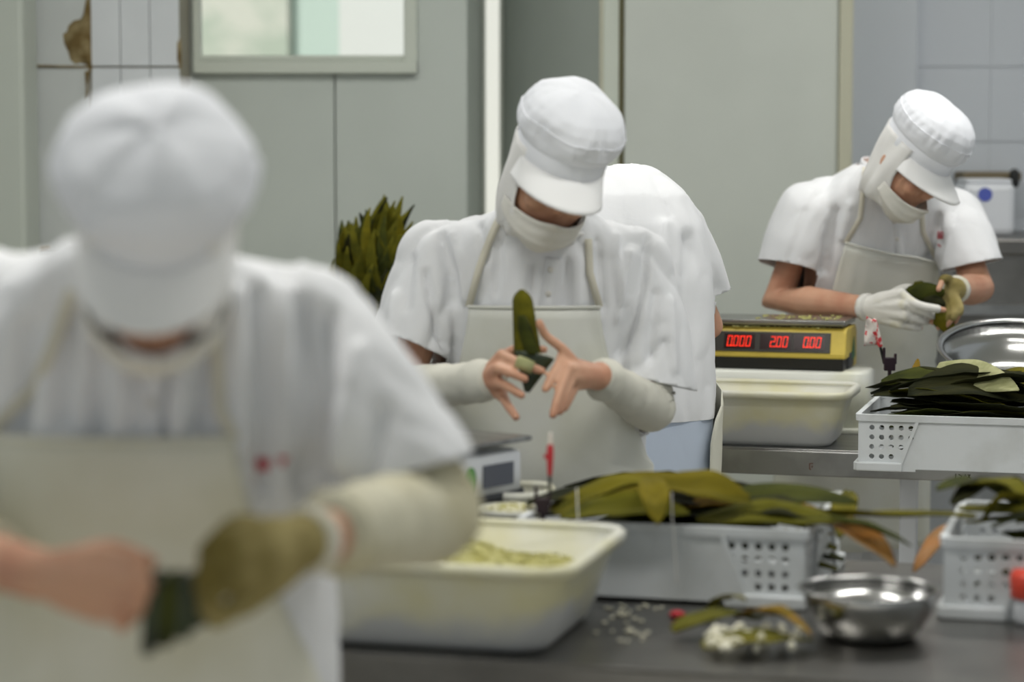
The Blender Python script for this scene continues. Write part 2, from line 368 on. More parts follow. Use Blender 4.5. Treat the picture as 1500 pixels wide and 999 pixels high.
# back right: steel counter, white container, rail
cx0 = X(1385, 7.55)
t = thing('steel_counter', 'grey steel counter against the tiled wall at the right edge', 'counter', (cx0 + .5, 7.7, 0))
zc = P(1450, 350, 7.45).z
MB().box(cx0, cx0 + 1, 7.45, 8.05, zc - .05, zc).build('worktop', 'steel_table', t, bevel=.006)
MB().box(cx0 + .02, cx0 + .98, 7.5, 8.04, .62, zc - .05).build('body', 'steel_table', t)
MB().box(cx0, cx0 + 1, 7.44, 7.5, zc - .23, zc - .2).build('rail', 'steel', t)
for xx in (.04, .92):
    MB().box(cx0 + xx, cx0 + xx + .04, 7.5, 7.54, 0, .63).build('leg', 'steel', t)
bx0, bx1 = X(1412, 7.7), X(1488, 7.7); bz1 = P(1450, 268, 7.7).z
t = thing('water_container', 'white plastic container with a blue mark on the steel counter', 'container', ((bx0 + bx1) / 2, 7.78, zc))
MB().box(bx0, bx1, 7.68, 7.88, zc, bz1).build('body', 'white_plastic', t, bevel=.02)
MB().box(bx0 + .01, bx1 - .01, 7.69, 7.87, bz1 - .002, bz1 + .012).build('lid', 'white_plastic', t, bevel=.006)
b0 = P(1443, 285, 7.679)
m_ = MB(); m_.lathe([(.0001, 0), (.022, 0), (.022, .002)], 20, Matrix.Translation(b0) @ Matrix.Rotation(R(90), 4, 'X')); m_.build('blue_mark', 'blue', t)
m_ = MB().box(X(1410, 7.95), X(1495, 7.95), 7.92, 8.09, P(1450, 264, 7.95).z, P(1450, 252, 7.95).z)
rl = thing('wall_shelf', 'narrow brown shelf on the wall above the white container', 'shelf', (X(1450, 8), 8.0, P(1450, 264, 7.95).z))
m_.build('board', 'wood', rl, bevel=.003)
MB().tube([P(1486, 254, 7.9), P(1486, 268, 7.9)], .016).build('knob', 'black', rl, True)
for q in (1420, 1470):
    MB().box(X(q, 8) - .008, X(q, 8) + .008, 7.95, 8.09, P(q, 274, 8).z, P(q, 263, 8).z).build('bracket', 'wood', rl)

# ================================================================== tables
def table(name, label, o, L, D, ap, legs, topmat, legmat):
    t = thing(name, label, 'table', (o.x, o.y, 0), -PSI)
    MB().box(0, L, 0, D, TH - .004, TH).build('top_sheet', topmat, t, local=True, bevel=.0015)
    MB().box(0, L, 0, .03, TH - ap, TH - .004).build('front_apron', topmat, t, local=True, bevel=.003)
    MB().box(0, L, D - .03, D, TH - ap, TH - .004).build('rear_apron', topmat, t, local=True, bevel=.003)
    for x in (0, L - .03): MB().box(x, x + .03, .03, D - .03, TH - ap, TH - .004).build('side_apron', topmat, t, local=True)
    for x, y in legs: MB().box(x, x + .042, y, y + .042, 0, TH - ap + .01).build('leg', legmat, t, local=True, bevel=.004)
    return t
p = G(560, 958, TH)
OA = p - UX * .75
near = table('packing_table', 'dark wet steel work table in front carrying the cream tub and basin', OA, 2.6, .98, .055, [(.05, .05), (.05, .88), (2.5, .05), (2.5, .88)], 'steel_table', 'steel')
p2 = P(1046, 655, 6.0); p2 = Vector((p2.x, p2.y, TH))
OB = p2 - UX * .95
far = table('packing_table', 'far steel work table with the yellow scale and leaf crate', OB, 2.9, .60, .066, [(.05, .04), (.05, .5), (1.40, .04), (2.8, .04), (2.8, .5)], 'steel', 'white_plastic')
# marks on the far table's front
def on_far(px, py):
    r = ray(px, py); n = UY; c = OB - UY * .0012
    k = (c - Vector((0, 0, H))).dot(n) / r.dot(n); return Vector((0, 0, H)) + r * k
def world_part(mb, name, m, t, **k):
    W = (Matrix.Translation(t.location) @ Matrix.Rotation(t.rotation_euler.z, 4, 'Z')).inverted()
    mb.v = [W @ Vector(v) for v in mb.v]
    return mb.build(name, m, t, local=True, **k)
M['mark_brown'] = mat('brown_ink', (104, 62, 46), .8); M['mark_black'] = mat('black_ink', (36, 34, 32), .8)
for pts, mm in [([(1191, 679), (1186, 679), (1186, 687), (1188, 688)], 'mark_brown'), ([(1190, 682), (1189, 685)], 'mark_brown'),
                ([(1400, 694), (1400, 702)], 'mark_black'), ([(1404, 695), (1409, 698), (1406, 703), (1402, 704)], 'mark_black'),
                ([(1412, 702), (1414, 695), (1416, 702)], 'mark_black'), ([(1418, 695), (1421, 702)], 'mark_black'), ([(1421, 695), (1417, 702)], 'mark_black')]:
    world_part(MB().tube([on_far(*q) for q in pts], .0014, 5, False), 'painted_mark', mm, far)
# streaked board and crates under the far table
t = MB().box(X(1226, 7.1), X(1322, 7.1), 7.1, 7.13, 0, .78).build('streaked_board', 'board', bevel=.003); tag(t, 'streaked whitish board leaning upright behind the far table leg', 'board')

# ================================================================== containers
def rrect(w, d, r, z, n=6):
    out = []
    for cx, cy, a in ((w / 2 - r, d / 2 - r, 0), (-w / 2 + r, d / 2 - r, 90), (-w / 2 + r, -d / 2 + r, 180), (w / 2 - r, -d / 2 + r, 270)):
        for k in range(n + 1):
            q = R(a + 90 * k / n); out.append((cx + r * math.cos(q), cy + r * math.sin(q), z))
    return out
def tub(name, label, fr, w, d, h, flare, m, cat='tub', rim=.014):
    t = thing(name, label, cat, fr.translation, fr.to_euler().z)
    b = MB(); r = .05
    b.loft([rrect(w - .02, d - .02, r, 0), rrect(w, d, r, .012), rrect(w + flare * 1.9, d + flare * 1.9, r, h - .02), rrect(w + flare * 2, d + flare * 2, r, h - .004),
            rrect(w + flare * 2 - .004, d + flare * 2 - .004, r, h - .004), rrect(w - .008, d - .008, r, .008), ], True)
    b.build('body', m, t, True, local=True)
    b = MB(); W_, D_ = w + flare * 2, d + flare * 2
    rg = [rrect(W_ - .006, D_ - .006, r, h - .006), rrect(W_ + rim * 2, D_ + rim * 2, r + rim, h - .016), rrect(W_ + rim * 2 + .003, D_ + rim * 2 + .003, r + rim, h - .002),
          rrect(W_ + rim, D_ + rim, r, h + .004), rrect(W_ - .008, D_ - .008, r, h)]
    b.loft(rg + [rg[0]], False); b.build('rim', m, t, True, local=True)
    return t
def heap(name, label, parentframe, w, d, z, amp, m, grainm, ng=260, cat='rice'):
    b = MB(); rows = []
    n = 28
    for j in range(n + 1):
        row = []
        for i in range(n + 1):
            u, v = i / n * 2 - 1, j / n * 2 - 1
            k = max(0, 1 - (u * u + v * v) * .5)
            q = parentframe @ Vector((u * w / 2, v * d / 2, z + amp * k + .012 * noise.noise(Vector((u * 3, v * 3, w * 9))) + .004 * noise.noise(Vector((u * 14, v * 14, 2)))))
            row.append(q)
        rows.append(row)
    b.grid(rows)
    o = b.build(name, m, None, True); tag(o, label, cat, kind='stuff')
    g = MB()
    for k in range(ng):
        u, v = random.uniform(-.95, .95), random.uniform(-.95, .95)
        kk = max(0, 1 - (u * u + v * v) * .5)
        c = Vector((u * w / 2, v * d / 2, z + amp * kk + .012 * noise.noise(Vector((u * 3, v * 3, w * 9))) + .003))
        a = random.uniform(0, 6.3); dv = Vector((math.cos(a), math.sin(a), random.uniform(-.3, .3))) * .0035
        g.tube([parentframe @ (c - dv), parentframe @ (c + dv)], .0018, 5, True)
    go = g.build('grains', grainm, o, True); go['kind'] = 'stuff'
    return o
# near cream tub: anchored by its front right bottom corner
NW, ND, NH = .54, .34, .135
cr = G(797, 962, TH); cN = cr - UX * (NW / 2) + UY * (ND / 2); cN.z = TH + .001
ntub = tub('rice_tub', 'large stained cream tub of green rice at the near table edge', frame(cN), NW, ND, NH, .035, 'tub')
heap('rice_heap', 'greenish rice heaped in the large near cream tub', frame(cN), .53, .345, .075, .045, 'rice', 'grain_green', 500)
# far white tub in front of the yellow scale
FW, FD, FH = .46, .22, .135
cr = G(1218, 657, TH); cF = cr - UX * (FW / 2) + UY * (FD / 2); cF.z = TH + .001
ftub = tub('rice_tub', 'stained white tub with rice on the far table before the scale', frame(cF), FW, FD, FH, .03, 'tub')
heap('rice_heap', 'rice left in the far tub before the yellow scale', frame(cF), .46, .22, .075, .03, 'rice', 'grain_green', 260)
# white tub standing under the scale (upside down)
cS = cF + UY * .29 + UX * .045; cS.z = TH + .001
st = thing('upturned_tub', 'white plastic tub standing under the yellow scale', 'tub', cS, -PSI)
MB().loft([rrect(.47, .20, .04, 0), rrect(.47, .20, .04, .15), rrect(.45, .18, .03, .158)]).build('body', 'tub_white', st, True, local=True)
MB().loft([rrect(.49, .22, .05, .0), rrect(.49, .22, .05, .014)]).build('rim', 'tub_white', st, True, local=True)

# crates
def perf(b, x0, x1, z0, z1, y, cols, rows, hole, skip, m):
    # plate from x0..x1, z0..z1 with cols x rows cells of which those passing skip() carry an octagonal hole
    cw, ch = (x1 - x0) / cols, (z1 - z0) / rows
    for i in range(cols):
        for j in range(rows):
            a, c = x0 + i * cw, z0 + j * ch
            cx, cz = a + cw / 2, c + ch / 2
            if skip(i, j):
                b.add([(a, y, c), (a + cw, y, c), (a + cw, y, c + ch), (a, y, c + ch)], [(0, 1, 2, 3)], m)
            else:
                q, s = [], []
                for k in range(8):
                    t = R(22.5 + 45 * k); q.append((cx + hole * math.cos(t), y, cz + hole * math.sin(t)))
                s = [(a + cw, y, cz + ch * .2), (cx + cw * .2, y, c + ch), (cx - cw * .2, y, c + ch), (a, y, cz + ch * .2), (a, y, cz - ch * .2), (cx - cw * .2, y, c), (cx + cw * .2, y, c), (a + cw, y, cz - ch * .2)]
                corners = [(a + cw, y, c + ch), (a, y, c + ch), (a, y, c), (a + cw, y, c)]
                fs = [(k, (k + 1) % 8, 8 + (k + 1) % 8, 8 + k) for k in range(8)] + [(8, 16, 9), (10, 17, 11), (12, 18, 13), (14, 19, 15)]
                b.add(q + s + corners, fs, m)
def crate(label, fr, W=.52, D=.40, Hh=.128, cat='crate'):
    t = thing('plastic_crate', label, cat, fr.translation, fr.to_euler().z)
    for side in range(4):
        m = Matrix.Rotation(R(90 * side), 4, 'Z')
        w = W if side % 2 == 0 else D; dd = (D if side % 2 == 0 else W) / 2
        y = -dd; cwid = .125
        b = MB()
        x0 = -w / 2 + .018
        n = 5
        hole_w = .022 * n
        for sg in (-1, 1):
            xa, xb = (x0, x0 + hole_w) if sg < 0 else (-x0 - hole_w, -x0)
            def skip(i, j, sg=sg):
                k = i if sg < 0 else n - 1 - i
                lim = 5 if j >= 2 else (4 if j == 1 else 3)
                return k >= lim
            perf(b, xa, xb, .022, .022 + .022 * 4, y, n, 4, .0062, skip, m)
            b.add([(xa, y, 0), (xb, y, 0), (xb, y, .022), (xa, y, .022)], [(0, 1, 2, 3)], m)
            b.add([(xa, y, .11), (xb, y, .11), (xb, y, Hh), (xa, y, Hh)], [(0, 1, 2, 3)], m)
            xe = -w / 2 if sg < 0 else w / 2; xi = xa if sg < 0 else xb
            b.add([(xe, y, 0), (xi, y, 0), (xi, y, Hh), (xe, y, Hh)], [(0, 1, 2, 3)], m)
        b.add([(x0 + hole_w, y, .006), (-x0 - hole_w, y, .006), (-x0 - hole_w, y, Hh), (x0 + hole_w, y, Hh)], [(0, 1, 2, 3)], m)
        b.build('side_wall', 'crate', t, local=True, solid=.004)
        # slanting ribs, foot lips
        for sg in (-1, 1):
            r = MB(); xt, xb2 = sg * (w / 2 - .135), sg * (w / 2 - .088)
            e = .004
            r.add([(xt - e, y - .008, Hh - .004), (xt + e, y - .008, Hh - .004), (xb2 + e, y - .008, .0), (xb2 - e, y - .008, .0), (xt - e, y, Hh - .004), (xt + e, y, Hh - .004), (xb2 + e, y, .0), (xb2 - e, y, .0)],
                  [(0, 1, 2, 3), (4, 7, 6, 5), (0, 4, 5, 1), (1, 5, 6, 2), (2, 6, 7, 3), (3, 7, 4, 0)], m)
            r.build('rib', 'crate', t, local=True)
            r = MB(); a, c = sorted((sg * (w / 2 + .006), sg * (w / 2 - .098)))
            r.box(a, c, y - .012, y + .004, .0, .02, m); r.build('foot_lip', 'crate', t, local=True, bevel=.003)
    b = MB(); rg = [rrect(W - .006, D - .006, .01, Hh - .004, 3), rrect(W + .016, D + .016, .012, Hh - .014, 3), rrect(W + .018, D + .018, .012, Hh + .001, 3), rrect(W - .006, D - .006, .01, Hh + .001, 3)]
    b.loft(rg + [rg[0]], False); b.build('rim', 'crate', t, local=True)
    MB().box(-W / 2 + .003, W / 2 - .003, -D / 2 + .003, D / 2 - .003, .004, .009).build('base', 'crate', t, local=True)
    return t
cr = G(1176, 893, TH); cA = cr - UX * .235 + UY * .20; cA.z = TH + .001
crate('white plastic crate of olive leaves in the middle of the near table', frame(cA + UY * .02), W=.47, D=.44)
cr = G(1383, 905, TH); cC = cr + UX * .26 + UY * .20; cC.z = TH + .001
crate('white plastic crate of green leaves at the right end of the near table', frame(cC))
cr = G(1258, 689, TH); cD = cr + UX * .26 + UY * .20; cD.z = TH + .001
crate('white plastic crate of dark leaves overhanging the far table edge', frame(cD))

# ================================================================== leaves
def leaf_mesh(L, Wd, bend, twist, curl, seed, n=14):
    rnd = random.Random(seed); rows = []
    for i in range(n + 1):
        t = i / n
        w = Wd * (math.sin(math.pi * min(1, t * .93 + .05)) ** .75) * (1 if t < .5 else 1) * (1 - .25 * t)
        if i == n: w = .0008
        x = L * t; z = bend * math.sin(math.pi * t) + rnd.uniform(-.002, .002); a = twist * (t - .3)
        row = []
        for j, u in enumerate((-1, -.5, 0, .5, 1)):
            yy = u * w / 2; zz = abs(u) * w * curl + .004 * noise.noise(Vector((t * 5, u * 2, seed)))
            row.append((x, yy * math.cos(a) - zz * math.sin(a), z + yy * math.sin(a) + zz * math.cos(a)))
        rows.append(row)
    me = MB().grid(rows).mesh('leaf'); me.polygons.foreach_set('use_smooth', [True] * len(me.polygons)); return me
LM = [leaf_mesh(.36, .085, .012, .3, .10, 1), leaf_mesh(.34, .08, -.008, -.35, .14, 2), leaf_mesh(.38, .075, .018, .5, .16, 3), leaf_mesh(.30, .08, .008, -.2, -.12, 4), leaf_mesh(.33, .09, .015, .15, .2, 5)]
def leaf_obj(loc, rot, k, m, label, group, sc=1.0, parent=None):
    key = (k, m.name)
    if key not in _leafcache:
        q = LM[k].copy(); q.materials.append(m); _leafcache[key] = q
    o = bpy.data.objects.new('bamboo_leaf' if parent is None else 'leaf', _leafcache[key]); COL.objects.link(o)
    o.location = loc; o.rotation_euler = rot; o.scale = (sc, sc, sc)
    md = o.modifiers.new('solid', 'SOLIDIFY'); md.thickness = .0012
    if parent is None: tag(o, label, 'leaf', group)
    else: o.parent = parent
    return o
_leafcache = {}
def leaf_px(a, b, m, label, Wd=.06, bow=.02, curl=.15, tw=.3, roll=0, group=None):
    """one leaf from point a to point b (places in the room)"""
    a, b = Vector(a), Vector(b); L = (b - a).length; t = (b - a).normalized()
    s = t.cross(UZ).normalized(); u = s.cross(t); n = 16; rows = []
    for i in range(n + 1):
        q = i / n; w = Wd * max(.02, math.sin(math.pi * min(1, q * .95 + .04)) ** .7)
        c = a + t * (L * q) + u * (bow * math.sin(math.pi * q)); an = roll + tw * (q - .4)
        row = []
        for v in (-1, -.5, 0, .5, 1):
            y = v * w / 2; z = abs(v) * w * curl + .006 * noise.noise(Vector((q * 4, v * 1.5, L * 37)))
            row.append(c + s * (y * math.cos(an) - z * math.sin(an)) + u * (y * math.sin(an) + z * math.cos(an)))
        rows.append(row)
    o = MB().grid(rows).build('bamboo_leaf', m, None, True, solid=.0012); tag(o, label, 'leaf', group); return o
def pile(center, n, w, d, z0, z1, mats, label, group, yaw=0, spread=.5, tilt=.14, sc=1.0):
    rnd = random.Random(int(center.x * 1000) + n)
    for i in range(n):
        f = i / max(1, n - 1)
        yw = -PSI + yaw + rnd.uniform(-spread, spread) + (math.pi if rnd.random() < .5 else 0)
        c = center + UX * rnd.uniform(-w, w) + UY * rnd.uniform(-d, d)
        k = rnd.randrange(5); dirv = Vector((math.cos(yw), math.sin(yw), 0))
        loc = c - dirv * .17 * sc; loc.z = lerp(z0, z1, f)
        leaf_obj(loc, (rnd.uniform(-.3, .3), rnd.uniform(-tilt, tilt), yw), k, rnd.choice(mats), label, group, sc)
zr = TH + .128
# middle crate
pile(cA, 34, .10, .12, TH + .03, zr + .012, [LEAFM[0], LEAFM[2], LEAFM[4], LEAFM[4], LEAFM[3]], 'olive bamboo leaf in the pile of the middle crate', 'leaves in the middle crate', 0, .10, .02)
g = 'loose leaves on top of the middle crate'
leaf_px(P(806, 745, 4.12), P(1098, 728, 4.05), LEAFM[5], 'broad yellow olive leaf on top of the middle crate at its left', .085, .022, .2, .3, -.3)
leaf_px(P(812, 752, 4.06), P(985, 708, 4.02), LEAFM[1], 'olive leaf rising to the top of the middle crate pile', .065, .012, .2, .4, -.3)
leaf_px(P(955, 712, 4.02), P(1100, 735, 3.97), LEAFM[5], 'yellowish leaf with pale tip along the crate front', .07, .008, .2, -.3, -.5)
leaf_px(P(820, 758, 4.00), P(1010, 752, 3.96), LEAFM[0], 'olive leaf low along the front rim of the middle crate', .06, .012, .15, -.3, -.5)
leaf_px(P(952, 702, 4.00), P(962, 768, 3.885), LEAFM[5], 'leaf folded down over the front rim of the middle crate', .05, .01, .25, .2)
leaf_px(P(1000, 748, 4.10), P(1256, 738, 3.98), LEAFM[2], 'dark grey green leaf lying along the middle crate', .085, .012, .15, .2, -.3)
leaf_px(P(1020, 760, 4.0), P(1240, 766, 3.93), LEAFM[0], 'olive leaf at the front right of the middle crate pile', .06, .01, .12, .2, -.5)
leaf_px(P(1060, 750, 4.02), P(1200, 760, 3.95), LEAFM[4], 'small dark leaf in the middle of the crate pile', .06, .012, .12, .2, -.4)
leaf_px(P(900, 728, 4.2), P(1180, 738, 4.12), LEAFM[3], 'brownish leaf at the back of the middle crate pile', .07, .01, .12, .2, -.3)
leaf_px(P(1080, 752, 4.05), P(1430, 757, 3.9), LEAFM[1], 'long narrow leaf reaching from the middle crate to the right', .035, .0, .2, .2)
leaf_px(P(1180, 760, 4.05), P(1310, 832, 3.85), M['leaf_orange'], 'dry orange leaf hanging off the right of the middle crate', .075, .015, .2, .4)
leaf_px(P(1170, 755, 4.0), P(1335, 800, 3.86), LEAFM[2], 'dark narrow leaf drooping beside the orange leaf', .03, .01, .2, .2)
leaf_px(P(1245, 720, 4.25), P(1228, 790, 4.02), LEAFM[1], 'upright leaf at the back right corner of the middle crate', .045, .01, .2, .3)
leaf_px(P(1415, 758, 4.25), P(1338, 838, 4.05), M['leaf_orange'], 'faded reddish leaf hanging left of the right crate', .035, .01, .2, .4)
# right crate
pile(cC + UX * -.02, 20, .08, .10, TH + .05, zr + .03, [LEAFM[0], LEAFM[2], LEAFM[4], LEAFM[1]], 'green bamboo leaf in the pile of the right crate', 'leaves in the right crate', .3, .5, .12)
for (a, b, k, l) in [((1375, 718, 3.95), (1500, 748, 4.15), 2, 'pointed dark leaf sticking out left over the right crate'), ((1395, 740, 3.95), (1510, 725, 4.1), 4, 'lower pointed leaf sticking out of the right crate'),
                     ((1420, 712, 4.0), (1520, 760, 3.9), 0, 'olive leaf arching over the right crate rim'), ((1440, 765, 3.95), (1530, 740, 3.9), 1, 'yellow green leaf along the front of the right crate')]:
    leaf_px(P(*a), P(*b), LEAFM[k], l, .055, .025, .2, .5)
pile(cC, 16, .13, .155, TH + .015, zr - .02, [LEAFM[4], LEAFM[2]], 'green bamboo leaf in the pile of the right crate', 'leaves in the right crate', 0, .06, .01, .9)
pile(cD, 24, .10, .165, TH + .015, zr - .01, [LEAFM[4], LEAFM[4], LEAFM[2]], 'dark bamboo leaf in the pile of the far crate', 'leaves in the far crate', 0, .04, .01, .9)
# far crate: dark pile
pile(cD - UY * .0, 44, .11, .11, TH + .07, zr + .06, [LEAFM[2], LEAFM[4], LEAFM[4], LEAFM[4], LEAFM[0]], 'dark bamboo leaf in the pile of the far crate', 'leaves in the far crate', 0, .4, .16, .92)
leaf_px(P(1374, 535, 5.74), P(1492, 572, 5.55), M['leaf_pale'], 'pale leaf underside draped over the dark leaves of the far crate', .075, .004, .06, .3, -.85)
leaf_px(P(1455, 548, 5.8), P(1520, 585, 5.6), LEAFM[1], 'yellow green leaf beside the pale one on the far crate', .09, .02, .2, .3)
leaf_px(P(1338, 560, 5.75), P(1345, 526, 5.85), LEAFM[3], 'small brown leaf tip standing up from the far crate', .02, .0, .2, .3)
leaf_px(P(1290, 560, 5.78), P(1410, 560, 5.7), LEAFM[2], 'dark leaf spread across the left of the far crate', .07, .01, .15, .3, -.4)
leaf_px(P(1330, 575, 5.66), P(1500, 590, 5.60), LEAFM[4], 'nearly black leaf along the front of the far crate', .11, .03, .15, .3, -.6)

# bundle of leaves hanging by the wall (one tied thing)
bd = 6.9
bc = P(566, 470, bd)
t = thing('leaf_bundle', 'bundle of drying olive leaves standing by the back wall', 'leaves', (bc.x, bc.y, 0))
rnd = random.Random(5)
for i in range(110):
    f = rnd.random(); px = lerp(500, 604, f); row = rnd.random()
    base = P(lerp(545, 590, f) + rnd.uniform(-6, 6), lerp(395, 520, row), bd + rnd.uniform(-.06, .06))
    tip = P(px + rnd.uniform(-10, 10) + lerp(6, -8, row), lerp(272, 420, row) + 70 * abs(f - .52) * (1 - row) + rnd.uniform(-6, 12), bd + rnd.uniform(-.10, .06))
    ax = tip - base; L = ax.length
    s = ax.normalized().cross(Vector((rnd.uniform(-.3, .3), 1, rnd.uniform(-.3, .3)))).normalized(); nrm = s.cross(ax).normalized()
    rows = []; sd_ = rnd.uniform(-.035, .035)
    for k in range(9):
        q = k / 8; w = .034 * max(.06, math.sin(math.pi * min(1, q * .8 + .18)) ** .8)
        c = base + ax * q + s * (sd_ * math.sin(q * 3)) + Vector((-.03 * math.sin(q * 3) * (1 - f) + .02 * q * q * f, 0, 0)) - nrm * .02 * math.sin(q * 2.6)
        rows.append([c - s * w / 2, c + nrm * w * .25, c + s * w / 2])
    MB().grid(rows).build('leaf', rnd.choice([LEAFM[0], LEAFM[2], LEAFM[1], LEAFM[0], LEAFM[2], LEAFM[0], LEAFM[0], LEAFM[4]]), t, True, solid=.001)
MB().tube([(bc.x + .01, bc.y, 0.02), (bc.x + .01, bc.y, 1.15)], [.05, .08], 12).build('stalks', LEAFM[4], t, True)
MB().lathe([(.082, .62), (.086, .63), (.082, .64)], 20, Matrix.Translation((bc.x + .01, bc.y, .1))).build('tie', 'twine', t)

# ================================================================== scales and tools
def seg7(b, ch, x, z, w, h, y, shear=.12):
    S = {'0': 'abcdef', '2': 'abged', '.': ''}[ch]; t = w * .2
    R_ = {'a': (0, w, h - t, h), 'g': (0, w, h / 2 - t / 2, h / 2 + t / 2), 'd': (0, w, 0, t), 'f': (0, t, h / 2, h), 'b': (w - t, w, h / 2, h), 'e': (0, t, 0, h / 2), 'c': (w - t, w, 0, h / 2)}
    for s in S:
        x0, x1, z0, z1 = R_[s]; e = .0006
        k = len(b.v); b.box(x + x0 + e, x + x1 - e, y - .001, y, z + z0 + e, z + z1 - e)
        for q in range(k, len(b.v)): b.v[q].x += (b.v[q].z - z) * shear
# yellow scale: local frame, origin bottom front right corner; front face along -y
SA = PSI + R(1)
so = cS + UX * .178 - UY * .095; so.z = TH + .16
sw, sd = .36, .20
t = thing('counter_scale', 'yellow electronic scale with red digits and a steel pan', 'scale', so, -SA)
b = MB(); pr = [(-.0, .030), (-.0, .042), (.016, .10), (.03, .108), (sd - .02, .108), (sd, .09), (sd, .0), (sd - .06, .0), (sd - .07, .03), (.05, .03)]
b.add([(-sw, y, z) for y, z in pr] + [(0, y, z) for y, z in pr], [tuple(range(10)), tuple(range(19, 9, -1))] + [(i, (i + 1) % 10, 10 + (i + 1) % 10, 10 + i) for i in range(10)])
b.build('housing', 'yellow', t, local=True, bevel=.004)
MB().box(-sw + .004, -.006, .002, sd - .02, .0, .036).build('base', 'black', t, local=True, bevel=.004)
MB().box(-sw - .002, .002, .06, sd - .06, .0, .045).build('foot_block', 'dark_grey', t, local=True, bevel=.008)
tilt = Matrix.Translation((0, -.0005, .042)) @ Matrix.Rotation(R(-15.5), 4, 'X')
b = MB().box(-sw + .01, -.04, -.0025, .002, .003, .056, tilt); pan = b.build('display_panel', 'panel', t, local=True, bevel=.001)
for i, (x0, x1, txt) in enumerate([(-.316, -.236, '0.000'), (-.222, -.140, '2.00'), (-.134, -.054, '0.00')]):
    MB().box(x0, x1, -.0034, -.002, .010, .050, tilt).build('display_window', 'display', pan, local=True)
    b = MB(); dw, dh = .0125, .028; xx = x1 - .008 - (len(txt) - 1) * .0162
    for ch in txt:
        if ch == '.':
            b.box(xx - .0035, xx - .0015, -.0046, -.0036, .016, .019); continue
        seg7(b, ch, xx, .016, dw, dh, -.0036); xx += .0162
    b.v = [tilt @ v for v in b.v]; b.build('digits', 'digit', pan, local=True)
MB().box(-sw + .02, -.015, .03, sd - .03, .108, .114).build('pan_support', 'black', t, local=True)
MB().box(-sw - .005, -.004, .012, sd + .0, .114, .128).build('weighing_pan', 'steel', t, local=True, bevel=.003)
b = MB(); b.add([(.0018, .10, .025), (.0018, .135, .08), (.0018, .16, .03), (.0018, .13, .02)], [(0, 1, 2, 3)]); b.build('green_mark', 'green_dark', t, local=True, solid=.001)
gr = MB(); rnd = random.Random(3)
for i in range(46):
    c = Vector((rnd.uniform(-.24, -.03), rnd.uniform(.02, .17), .1295)); a = rnd.uniform(0, 6); dv = Vector((math.cos(a), math.sin(a), 0)) * .003
    gr.tube([c - dv, c + dv], .0019, 5)
for i in range(40):
    c = Vector((rnd.uniform(-.33, -.03), rnd.uniform(.014, .03), .1085)); a = rnd.uniform(0, 6); dv = Vector((math.cos(a), math.sin(a), 0)) * .003
    gr.tube([c - dv, c + dv], .0018, 5)
fr_ = frame(so, SA); gr.v = [fr_ @ v for v in gr.v]
go = gr.build('rice_grains', 'grain_green', None, True); tag(go, 'rice grains scattered on the yellow scale', 'rice', kind='stuff')

# near white scale on a low box
zb = TH + .10
sb = P(680, 760, 4.30); sb.z = TH + .001
t = thing('support_box', 'grey box under the small white scale behind the cream tub', 'box', sb, -PSI)
MB().box(-.165, .02, -.07, .12, 0, .099).build('body', 'dark_grey', t, local=True, bevel=.006)
MB().box(-.17, .022, -.075, .125, .085, .099).build('lid_edge', 'steel_table', t, local=True, bevel=.003)
so2 = Vector((sb.x - .012, sb.y, zb + .001))
AS = R(-38)
t = thing('counter_scale', 'small white electronic scale with a green sticker beside the near tub', 'scale', so2 , AS + 0)
MB().loft([rrect(.17, .17, .02, .018), rrect(.17, .17, .02, .105), rrect(.15, .15, .02, .112)]).build('housing', 'white_plastic', t, True, local=True)
MB().box(-.088, .088, -.088, .088, .0, .045).build('lower_band', 'dark_grey', t, local=True, bevel=.012)
MB().box(.086, .0875, -.035, .05, .052, .092).build('label_print', 'grey_print', t, local=True)
b = MB(); b.lathe([(.0001, 0), (.014, 0), (.014, .0016)], 20, Matrix.Translation((.0858, -.068, .065)) @ Matrix.Rotation(R(90), 4, 'Y') @ Matrix.Scale(2.0, 4, (1, 0, 0))); b.build('green_sticker', 'green', t, local=True)
MB().box(-.03, .03, -.03, .03, .112, .124).build('pan_support', 'black', t, local=True)
MB().box(-.095, .095, -.095, .095, .124, .134).build('weighing_pan', 'steel', t, local=True, bevel=.004)

# cream tubs beside the small scale
def at_table(px, py, z): return G(px, py, TH + z)
c1 = P(757, 730, 4.34); c1.z = TH + .001
tub('small_tub', 'cream tub behind the string holder on the near table', frame(c1, PSI), .09, .13, .135, .010, 'tub', rim=.007)
c2 = P(752, 740, 4.16); c2.z = TH + .001
t = thing('rice_bowl', 'round cream bowl full of rice between scale and middle crate', 'bowl', c2)
MB().lathe([(.0001, 0), (.042, 0), (.05, .05), (.054, .118), (.060, .124), (.058, .13), (.05, .126), (.046, .05), (.0001, .01)], 36).build('body', 'tub', t, True, local=True)
b = MB().lathe([(.0001, .136), (.025, .134), (.05, .124), (.048, .11), (.0001, .10)], 30, Matrix.Translation(c2))
o = b.build('rice_fill', 'rice', None, True); tag(o, 'rice filling the round cream bowl', 'rice', kind='stuff')
g_ = MB()
for i in range(120):
    a, r0 = random.uniform(0, 6.3), .048 * math.sqrt(random.random()); c = c2 + Vector((r0 * math.cos(a), r0 * math.sin(a), .137 - r0 * .2)); dv = Vector((random.uniform(-1, 1), random.uniform(-1, 1), .2)).normalized() * .003
    g_.tube([c - dv, c + dv], .0018, 5)
gg = g_.build('grains', 'grain', o, True); gg['kind'] = 'stuff'

